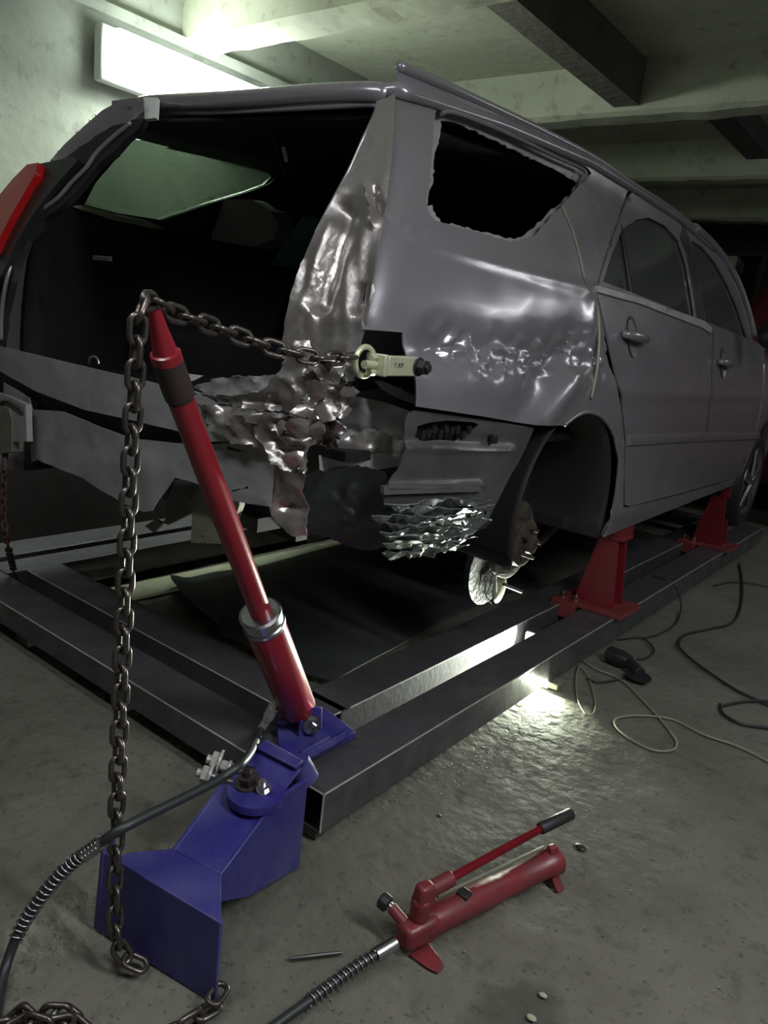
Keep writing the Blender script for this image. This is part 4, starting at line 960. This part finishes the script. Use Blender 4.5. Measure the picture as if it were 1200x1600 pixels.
x, y = ob(a-ayx*.014, a, -.023, .024, -.026, .027); MB().hexa(x, y).build('back_plate', M['gold'], gc, .003)
MB().tube([a-ayx*.014, a-ayx*.05], .009, 12).build('eye_shank', M['gold'], gc)
for u in (-.016, .016): MB().tube([a-ayx*.014+upv*u, a-ayx*.03+upv*u], .008, 6).build('shank_lug', M['gold'], gc, .001, 30)
rc = ring_c; rn = sdv
pts = [rc+(ayx*math.cos(2*math.pi*k/36)+upv*math.sin(2*math.pi*k/36))*.031 for k in range(36)]
MB().tube(pts, .0062, 12, closed=True).build('pull_ring', M['gold'], gc, 0, 180)
bp = onx(650, 568, -1.0)
cs = 1 if sdv.dot(CAM-a) > 0 else -1
bp = b2+sdv*(.027*cs)-ayx*.002
MB().cyl(bp, bp+sdv*cs*.003, .021, n=24).cyl(bp+sdv*cs*.003, bp+sdv*cs*.022, .0175, n=6).cyl(bp+sdv*cs*.022, bp+sdv*cs*.030, .010, n=12).build('clamp_bolt', M['rubber'], gc, .001, 30)
# stamped characters on the jaw face
for i, ch_ in enumerate('7,5CP'):
    cu = bpy.data.curves.new('stamp', 'FONT'); cu.body = ch_; cu.size = .013; cu.extrude = .0004; cu.align_x = 'CENTER'; cu.align_y = 'CENTER'
    to = bpy.data.objects.new('t', cu); COL.objects.link(to); bpy.context.view_layer.update()
    me = bpy.data.meshes.new_from_object(to.evaluated_get(bpy.context.evaluated_depsgraph_get())); bpy.data.objects.remove(to)
    oo = a+ayx*(.024+.0065*i)+sdv*cs*.0265+upv*.002
    Rm = Matrix((ayx, upv, ayx.cross(upv))).transposed()
    for v in me.vertices: v.co = oo+Rm @ v.co
    link_mesh('stamped_letter', me, M['grease'], gc)

# ================================================================== HOSE
hs = [cp[3], onz(385, 1185, .31), onz(345, 1216, .31), onz(290, 1245, .31), onz(235, 1272, .31), onz(185, 1298, .305), onz(150, 1322, .27), onz(105, 1355, .21), onz(62, 1405, .14), onz(30, 1455, .075), onz(8, 1515, .025), onz(-6, 1590, .012), onz(-6, 1700, .012), onz(60, 1860, .012), onz(200, 1900, .012), onz(330, 1720, .012), onz(400, 1628, .012), onz(440, 1595, .014), onz(500, 1552, .018), onz(555, 1512, .025), onz(590, 1490, .036), onz(618, 1473, .042)]
HS = resample(spline(hs, 14), .012)
hose = thing('hydraulic_hose', HS[len(HS)//2], 'long black hydraulic hose with steel spring guards joining the ram to the hand pump', 'hose')
MB().tube(HS, .0095, 14).build('hose_tube', M['hose'], hose, 0, 180)
def near(px, py, z): q = onz(px, py, z); return min(range(len(HS)), key=lambda i: (HS[i]-q).length)
def coil(i0, i1, r=.0125, pitch=.013, wr=.0018):
    pts = HS[min(i0, i1):max(i0, i1)+1]; up = None; out = []; ang = 0
    fine = []
    for p, q in zip(pts, pts[1:]):
        for k in range(12): fine.append((p.lerp(q, k/12), (q-p).normalized(), (q-p).length/12))
    for p, t, ds in fine:
        if up is None: up = t.orthogonal().normalized()
        up = (up-t*up.dot(t)).normalized(); s = t.cross(up); ang += ds/pitch*2*math.pi
        out.append(p+(up*math.cos(ang)+s*math.sin(ang))*r)
    MB().tube(out, wr, 5).build('spring_guard', M['zinc'], hose, 0, 180)
iA, iB, iC = near(162, 1313, .285), near(132, 1335, .245), near(22, 1470, .06)
MB().tube(HS[iA:iB+1], .0135, 16).build('hose_ferrule', M['zinc'], hose); coil(iA, iB, .0142, .0045, .0012); coil(iB, iC)
iD, iE = near(480, 1565, .018), near(585, 1493, .035)
coil(iD, iE)
MB().tube(HS[iE:], .0145, 16).build('hose_ferrule', M['zinc'], hose)

# ================================================================== HAND PUMP
pu = thing('hand_pump', onz(740, 1410, 0), 'red hydraulic hand pump with long lever lying on the concrete floor', 'hand pump')
P0, P1 = onz(626, 1462, .045), onz(872, 1342, .05)
ux = (P1-P0).normalized(); uz = Vector((0, 0, 1)); uz = (uz-ux*uz.dot(ux)).normalized(); uy = uz.cross(ux)
Lp = (P1-P0).length
MB().lathe(P0+ux*.05, P1, [(0, .028), (.01, .031), (Lp*.45, .031), (Lp*.46, .029), (Lp-.10, .029), (Lp-.095, .033), (Lp-.06, .033), (Lp-.052, .026)], 32).build('oil_tank', M['pumpred'], pu)
MB().hexa([P0+uy*s*.026+uz*t for s, t in ((-1, -.03), (1, -.03), (1, .022), (-1, .022))], [P0+ux*.085+uy*s*.03+uz*t for s, t in ((-1, -.03), (1, -.03), (1, .03), (-1, .03))]).build('pump_block', M['pumpred'], pu, .014, seg=4)
hub_ = P0+ux*.045+uz*.03
MB().tube([hub_-uz*.01, hub_+uz*.045], .021, 18).hexa([hub_+uz*.02+uy*s*.018-ux*.02 for s in (-1, 1)]+[hub_+uz*.02+uy*s*.018+ux*.03 for s in (1, -1)], [hub_+uz*.075+uy*s*.015-ux*.012 for s in (-1, 1)]+[hub_+uz*.075+uy*s*.015+ux*.025 for s in (1, -1)]).build('pump_head', M['pumpred'], pu, .009, seg=3)
h0, h1, h2, h3 = onz(668, 1392, .115), onz(705, 1372, .120), onz(848, 1293, .135), onz(893, 1271, .14)
MB().tube([h0-(h1-h0)*.25, h0, h1], .017, 16).build('handle_socket', M['pumpred'], pu, .002)
MB().tube([h1-(h2-h1)*.02, h2], .0095, 14).tube([h1+Vector((0, 0, .0)), h2], .0095, 14).build('pump_lever', M['red'], pu)
MB().lathe(h2-(h3-h2)*.1, h3, [(0, .012), (.004, .0145), ((h3-h2).length*1.06, .0145), ((h3-h2).length*1.1, .011)], 18).build('rubber_grip', M['rubber'], pu)
v0, v1, v2 = onz(632, 1442, .06), onz(612, 1418, .075), onz(600, 1408, .08)
vs_ = MB().tube([v0, v1], .012, 14).build('release_valve', M['pumpred'], pu)
MB().tube([v1, v1.lerp(v2, .4)], .009, 12).build('valve_stem', M['zinc'], vs_)
MB().lathe(v1.lerp(v2, .3), v2, [(0, .012), (.004, .018), (.020, .018), (.024, .013)], 10).build('valve_knob', M['rubber'], vs_, .001, 30)
fp = [onz(640, 1492, .004), onz(668, 1472, .004), onz(690, 1500, .004), onz(694, 1510, .004), onz(684, 1520, .004), onz(668, 1512, .004)]
MB().hexa([Vector((p.x, p.y, .0005)) for p in fp], [Vector((p.x, p.y, .005)) for p in fp]).hexa([onz(640, 1480, .004), onz(668, 1466, .004), onz(666, 1470, .004), onz(642, 1486, .004)], [onz(640, 1470, .03), onz(668, 1456, .03), onz(666, 1460, .03), onz(642, 1476, .03)]).build('front_foot', M['pumpred'], pu, .001)
q1 = P1-ux*.03
MB().hexa([(q1+uy*s*.045-ux*t-uz*(q1.z-.001)) for s, t in ((-1, .01), (1, .01), (1, -.015), (-1, -.015))], [(q1+uy*s*.02-ux*t-uz*.02) for s, t in ((-1, .01), (1, .01), (1, -.015), (-1, -.015))]).build('rear_foot', M['pumpred'], pu, .002)
MB().hexa([q1-ux*.015+uy*s*.012+uz*.02 for s in (-1, 1)]+[q1+ux*.02+uy*s*.012+uz*.02 for s in (1, -1)], [q1-ux*.012+uy*s*.008+uz*.05 for s in (-1, 1)]+[q1+ux*.012+uy*s*.008+uz*.046 for s in (1, -1)]).build('lever_rest', M['pumpred'], pu, .003)
MB().tube([P0+ux*.10+uz*.045+uy*.01, q1+uz*.045+uy*.01-ux*.02], .0035, 8).build('carry_rod', M['bracket'], pu)
MB().box(P0+ux*.17+uz*.024-Vector((.014, .014, 0)), P0+ux*.17+uz*.036+Vector((.014, .014, 0))).build('filler_plug', M['rubber'], pu, .003)

# ================================================================== LAMPS
wlm = thing('wall_lamp', (-3.46, 2.55, 2.3), 'glaring white lamp on the wall above the far side of the car', 'lamp')
MB().box((-3.465, 2.1, 2.18), (-3.40, 3.05, 2.41)).build('lamp_housing', M['white'], wlm, .01)
MB().lathe((-3.33, 2.13, 2.29), (-3.33, 3.02, 2.29), [(0, .05), (.02, .075), (.87, .075), (.89, .05)], 24).box((-3.40, 2.14, 2.20), (-3.33, 3.01, 2.39)).build('diffuser', M['lamp'], wlm, 0, 40)
al = thing('strip_lamp', (1.2, 1.1, 2.55), 'long strip lamp on the ceiling over the aisle right of the bench', 'lamp')
fl_ = thing('strip_lamp', (1.05, 5.6, 2.55), 'added unseen strip lamp on the ceiling over the aisle level with the front wheel', 'lamp')
MB().box((.95, 4.8, 2.60), (1.15, 6.4, 2.70)).cyl((1.05, 5.0, 2.7), (1.05, 5.0, 2.762), .01).cyl((1.05, 6.2, 2.7), (1.05, 6.2, 2.762), .01).build('lamp_housing', M['white'], fl_, .01)
MB().lathe((1.05, 4.85, 2.57), (1.05, 6.35, 2.57), [(0, .03), (.01, .05), (1.49, .05), (1.5, .03)], 16).build('diffuser', M['tubewhite'], fl_)
rl_ = thing('strip_lamp', (-1.1, .15, 2.55), 'added unseen strip lamp on the ceiling over the blue pulling base', 'lamp')
MB().box((-1.9, .05, 2.60), (-.3, .25, 2.70)).cyl((-1.7, .15, 2.7), (-1.7, .15, 2.762), .01).cyl((-.5, .15, 2.7), (-.5, .15, 2.762), .01).build('lamp_housing', M['white'], rl_, .01)
MB().lathe((-1.85, .15, 2.585), (-.35, .15, 2.585), [(0, .02), (.01, .035), (1.49, .035), (1.5, .02)], 16).build('diffuser', M['tubewhite'], rl_)
MB().box((1.1, .3, 2.60), (1.3, 1.9, 2.70)).cyl((1.2, .5, 2.7), (1.2, .5, 2.762), .01).cyl((1.2, 1.7, 2.7), (1.2, 1.7, 2.762), .01).build('lamp_housing', M['white'], al, .01)
MB().lathe((1.2, .4, 2.585), (1.2, 1.8, 2.585), [(0, .02), (.01, .035), (1.39, .035), (1.4, .02)], 16).build('diffuser', M['tubewhite'], al)
il = thing('inspection_lamp', (-1.0, 2.56, 0), 'small inspection lamp shining along the floor from beneath the near beam', 'lamp')
MB().box((-1.12, 2.545, .001), (-.985, 2.61, .0265)).build('lamp_body', M['bracket'], il, .003)
MB().box((-1.09, 2.53, .004), (-1.02, 2.544, .026)).build('lamp_lens', M['lampsmall'], il, .002)
MB().box((-1.232, 2.735, .0), (-1.178, 2.80, .115)).box((-1.20, 2.58, .001), (-1.12, 2.61, .012)).box((-1.20, 2.61, .001), (-1.185, 2.74, .012)).build('lamp_back', M['rail'], il, .002)
MB().box((-1.228, 2.722, .05), (-1.182, 2.734, .11)).build('upright_lens', M['lampsmall'], il, .002)

# ================================================================== FLOOR THINGS
def cable(name, pts, r, m, label, cat, z=None):
    P = [onz(p[0], p[1], p[2] if len(p) > 2 else r+.001) for p in pts]; sp = resample(spline(P, 10), .012)
    return tag(MB().tube(sp, r, 8).build(name, m, None, 0, 180), label, cat)
cable('power_cord', [(880, 1040), (905, 1030), (930, 1045), (970, 1062), (1010, 1100), (1045, 1140), (1058, 1160), (1050, 1172), (1020, 1172), (985, 1155), (962, 1135), (965, 1122), (1000, 1118), (1050, 1124), (1100, 1148), (1150, 1165), (1200, 1190), (1260, 1230), (1400, 1290), (1600, 1300)], .0038, M['cordbeige'], 'beige cable looping once over the floor and leaving to the right', 'cable')
cable('power_cord', [(905, 1038), (900, 1060), (902, 1090), (912, 1112), (922, 1118), (930, 1108), (928, 1085), (918, 1055), (905, 1040)], .003, M['cordbeige'], 'thin beige wire loop hanging to the floor beside the glowing lamp', 'cable')
cable('power_cord', [(965, 999), (1000, 996), (1015, 1005), (1022, 1018), (1010, 1028), (995, 1030)], .004, M['cordblack'], 'short black cable loop right behind the dark grinder', 'cable')
cable('air_line', [(1020, 900, .145), (1045, 908, .14), (1060, 925, .09), (1064, 950, .02), (1055, 975), (1030, 990), (1005, 997)], .0042, M['cordblack'], 'black cable dropping over the near beam between the two red stands', 'cable')
cable('air_line', [(1155, 880), (1160, 910), (1158, 945), (1145, 972), (1110, 982), (1075, 990), (1062, 1000), (1062, 1012), (1080, 1030), (1110, 1052), (1150, 1078), (1180, 1092), (1220, 1110), (1320, 1150), (1480, 1140), (1640, 1200)], .0055, M['cordblack'], 'thick black air line crossing the floor to the right edge', 'cable')
cable('air_line', [(1125, 1100), (1130, 1115), (1155, 1130), (1190, 1136), (1230, 1138), (1240, 1110), (1200, 1096), (1165, 1096), (1140, 1100), (1125, 1104)], .0055, M['cordblack'], 'black air line coil lying at the right edge of the picture', 'cable')
cable('air_line', [(1115, 915), (1140, 910), (1170, 911), (1200, 917), (1240, 925), (1320, 960), (1450, 950)], .004, M['cordblack'], 'thin black cable running away to the right edge by the far stand', 'cable')
cable('power_cord', [(918, 1060), (935, 1066), (965, 1062), (985, 1057), (998, 1058)], .004, M['cordblack'], 'black lead coming out of the dark grinder toward the bench', 'cable')
gr = thing('angle_grinder', onz(970, 1040, 0), 'dark angle grinder lying on the floor against the near beam', 'grinder')
ga, gb, gcn = onz(948, 1020, .035), onz(985, 1035, .035), onz(1000, 1052, .03)
MB().lathe(ga, gb, [(0, .02), (.01, .034), ((gb-ga).length*.6, .036), ((gb-ga).length, .026)], 20).build('motor_body', M['blackpl'], gr)
MB().tube([gb-(gb-ga)*.1, gcn], .024, 14).build('gear_head', M['rubber'], gr, .003)
MB().lathe(gcn+Vector((0, -.01, -.018)), gcn+Vector((.0, -.012, .1)), [(0, .03), (.004, .05), (.010, .05), (.012, .02)], 24).build('disc_guard', M['blackpl'], gr, 0, 35)
tag(MB().lathe(onz(450, 1498, .006), onz(528, 1489, .006), [(0, .0015), (.01, .004), (.05, .0045), (.10, .0035), (.112, .003)], 12).build('steel_punch', M['redpin'], None), 'thin steel punch lying on the floor left of the hand pump', 'punch')
# oil stain, chips, grit
def chip(px, py, s, m, label, name, cat):
    c = onz(px, py, 0); b = MB(); bmesh.ops.create_icosphere(b.bm, subdivisions=2, radius=s)
    for v in b.bm.verts: v.co = Vector((v.co.x*1.3, v.co.y, v.co.z*.45))*(1+.5*noise.noise(v.co*40+c))+c+Vector((0, 0, s*.35))
    tag(b.build(name, m, None, 0, 30), label, cat)
chip(906, 1325, .012, M['rubber'], 'small dark lump of dirt on the floor right of the pump lever', 'dirt_lump', 'debris')
chip(830, 1592, .007, M['pale_strip'], 'pale chip of plaster lying on the dark floor stain', 'plaster_chip', 'debris')
chip(848, 1556, .006, M['pale_strip'], 'smaller pale chip standing at the top of the floor stain', 'plaster_chip', 'debris')
chip(686, 1275, .006, M['dkgrey'], 'tiny dark pebble on the floor above the pump lever', 'pebble', 'debris')
b = MB()
for i in range(900):
    t = random.random()**.7; c = onz(860-300*t+random.gauss(0, 45), 1095+150*t+random.gauss(0, 22), 0); s = random.uniform(.0008, .0030)
    if c.x < -1.0: continue
    r = bmesh.ops.create_icosphere(b.bm, subdivisions=1, radius=s)
    for v in r['verts']: v.co = Vector((v.co.x, v.co.y, v.co.z*.7))+c
for i in range(1100):
    c = Vector((random.uniform(-1.0, .6), random.uniform(.4, 3.6), 0)); s = random.uniform(.0006, .0024)
    r = bmesh.ops.create_icosphere(b.bm, subdivisions=1, radius=s)
    for v in r['verts']: v.co = v.co+c
tag(b.build('floor_grit', M['bracket'], None, 0, None, (0, 0, 0)), 'fine grit and sand scattered over the concrete floor', 'grit', kind='stuff')
# rubber sheet and a pale strip painted as lit floor, between the rails
def sheet_at(x, y):
    P = onz(x, y, .03); P.x = max(-2.66, min(P.x, -1.425)); P.y = max(P.y, 1.66); return P
sheet = panel('rubber_sheet', [(262, 908), (300, 897), (336, 894), (397, 887), (485, 864), (530, 852), (590, 850), (640, 880), (760, 880), (840, 905), (700, 965), (520, 1066), (450, 1045), (380, 1008), (320, 975), (285, 940)], sheet_at, M['mat'], None, step=12, disp=lambda px, py, P: .010*noise.noise(P*2.2)+.004+.035*math.exp(-(segd(px, py, (262, 908), (330, 985))/14)**2), thick=.006)
tag(sheet, 'large dark rubber sheet lying on the floor inside the bench frame', 'rubber sheet')
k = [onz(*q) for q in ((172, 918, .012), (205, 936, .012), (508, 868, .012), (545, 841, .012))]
tag(MB().hexa([Vector((p.x, p.y, .0005)) for p in k], k).build('lit_floor_strip', M['pale_strip'], None, .002), 'pale green strip painted as lit floor behind the rubber sheet', 'pale_strip')

# ================================================================== BACKGROUND
rc_ = thing('parked_van', (-.8, 7.7, 0), 'dark red van parked in the gloom beyond the grey car', 'van')
prof = [(6.75, .35), (6.68, .9), (6.72, 1.35), (6.95, 1.95), (7.15, 2.25), (7.6, 2.34), (8.6, 2.3), (8.7, 1.3), (8.7, .35)]
b = MB(); N = 5
b.hexa([(-1.78+.28*max(0, z-1.3)/1.0, y, z) for y, z in prof], [(.15-.2*max(0, z-1.3), y, z) for y, z in prof]); b.build('body_shell', M['oldred'], rc_, .08, seg=4)
MB().hexa([(-1.45, 6.74, 1.40), (-.05, 6.74, 1.40), (-.18, 6.98, 2.02), (-1.33, 6.98, 2.02)], [(-1.45, 6.71, 1.41), (-.05, 6.71, 1.41), (-.18, 6.95, 2.03), (-1.33, 6.95, 2.03)]).build('rear_window', M['darkglass'], rc_, .01)
for x in (-1.6, -.02):
    for y in (7.2, 8.2): MB().lathe((x-.1, y, .31), (x+.1, y, .31), [(0, .2), (.0, .27), (.03, .31), (.17, .31), (.2, .27), (.2, .2)], 28).build('wheel', M['rubber'], rc_)
shf = thing('shelf_rack', (-2.6, 8.7, 0), 'dark shelf rack against the back wall above the car windscreen', 'shelf')
for z in (.5, 1.2, 1.9, 2.35): MB().box((-3.2, 8.45, z), (-1.95, 8.95, z+.03)).build('shelf_board', M['shelf'], shf)
for x in (-3.2, -2.6, -1.97): MB().box((x-.02, 8.45, 0), (x+.02, 8.49, 2.45)).box((x-.02, 8.91, 0), (x+.02, 8.95, 2.45)).build('shelf_post', M['shelf'], shf)
def bgbox(px0, py0, px1, py1, Y, dep, label):
    a, c = ony(px0, py1, Y), ony(px1, py0, Y); zb = 1.9305
    tag(MB().box((min(a.x, c.x), Y, zb), (max(a.x, c.x), Y+dep, max(c.z, zb+.1))).build('cardboard_box', M['pale'], None, .004), label, 'box')
bgbox(1052, 375, 1101, 330, 8.5, .3, 'pale box on the shelf behind the car, left of two')
bgbox(1130, 400, 1153, 369, 8.5, .3, 'smaller pale box on the shelf, beside the dark red van')
# short feet under the two end cross beams
for x in (-1.9, -2.5):
    for y in (1.32, 1.55): MB().box((x-.04, y-.04, -.004), (x+.04, y+.04, .0565)).build('foot', M['rail'], bench, .002)
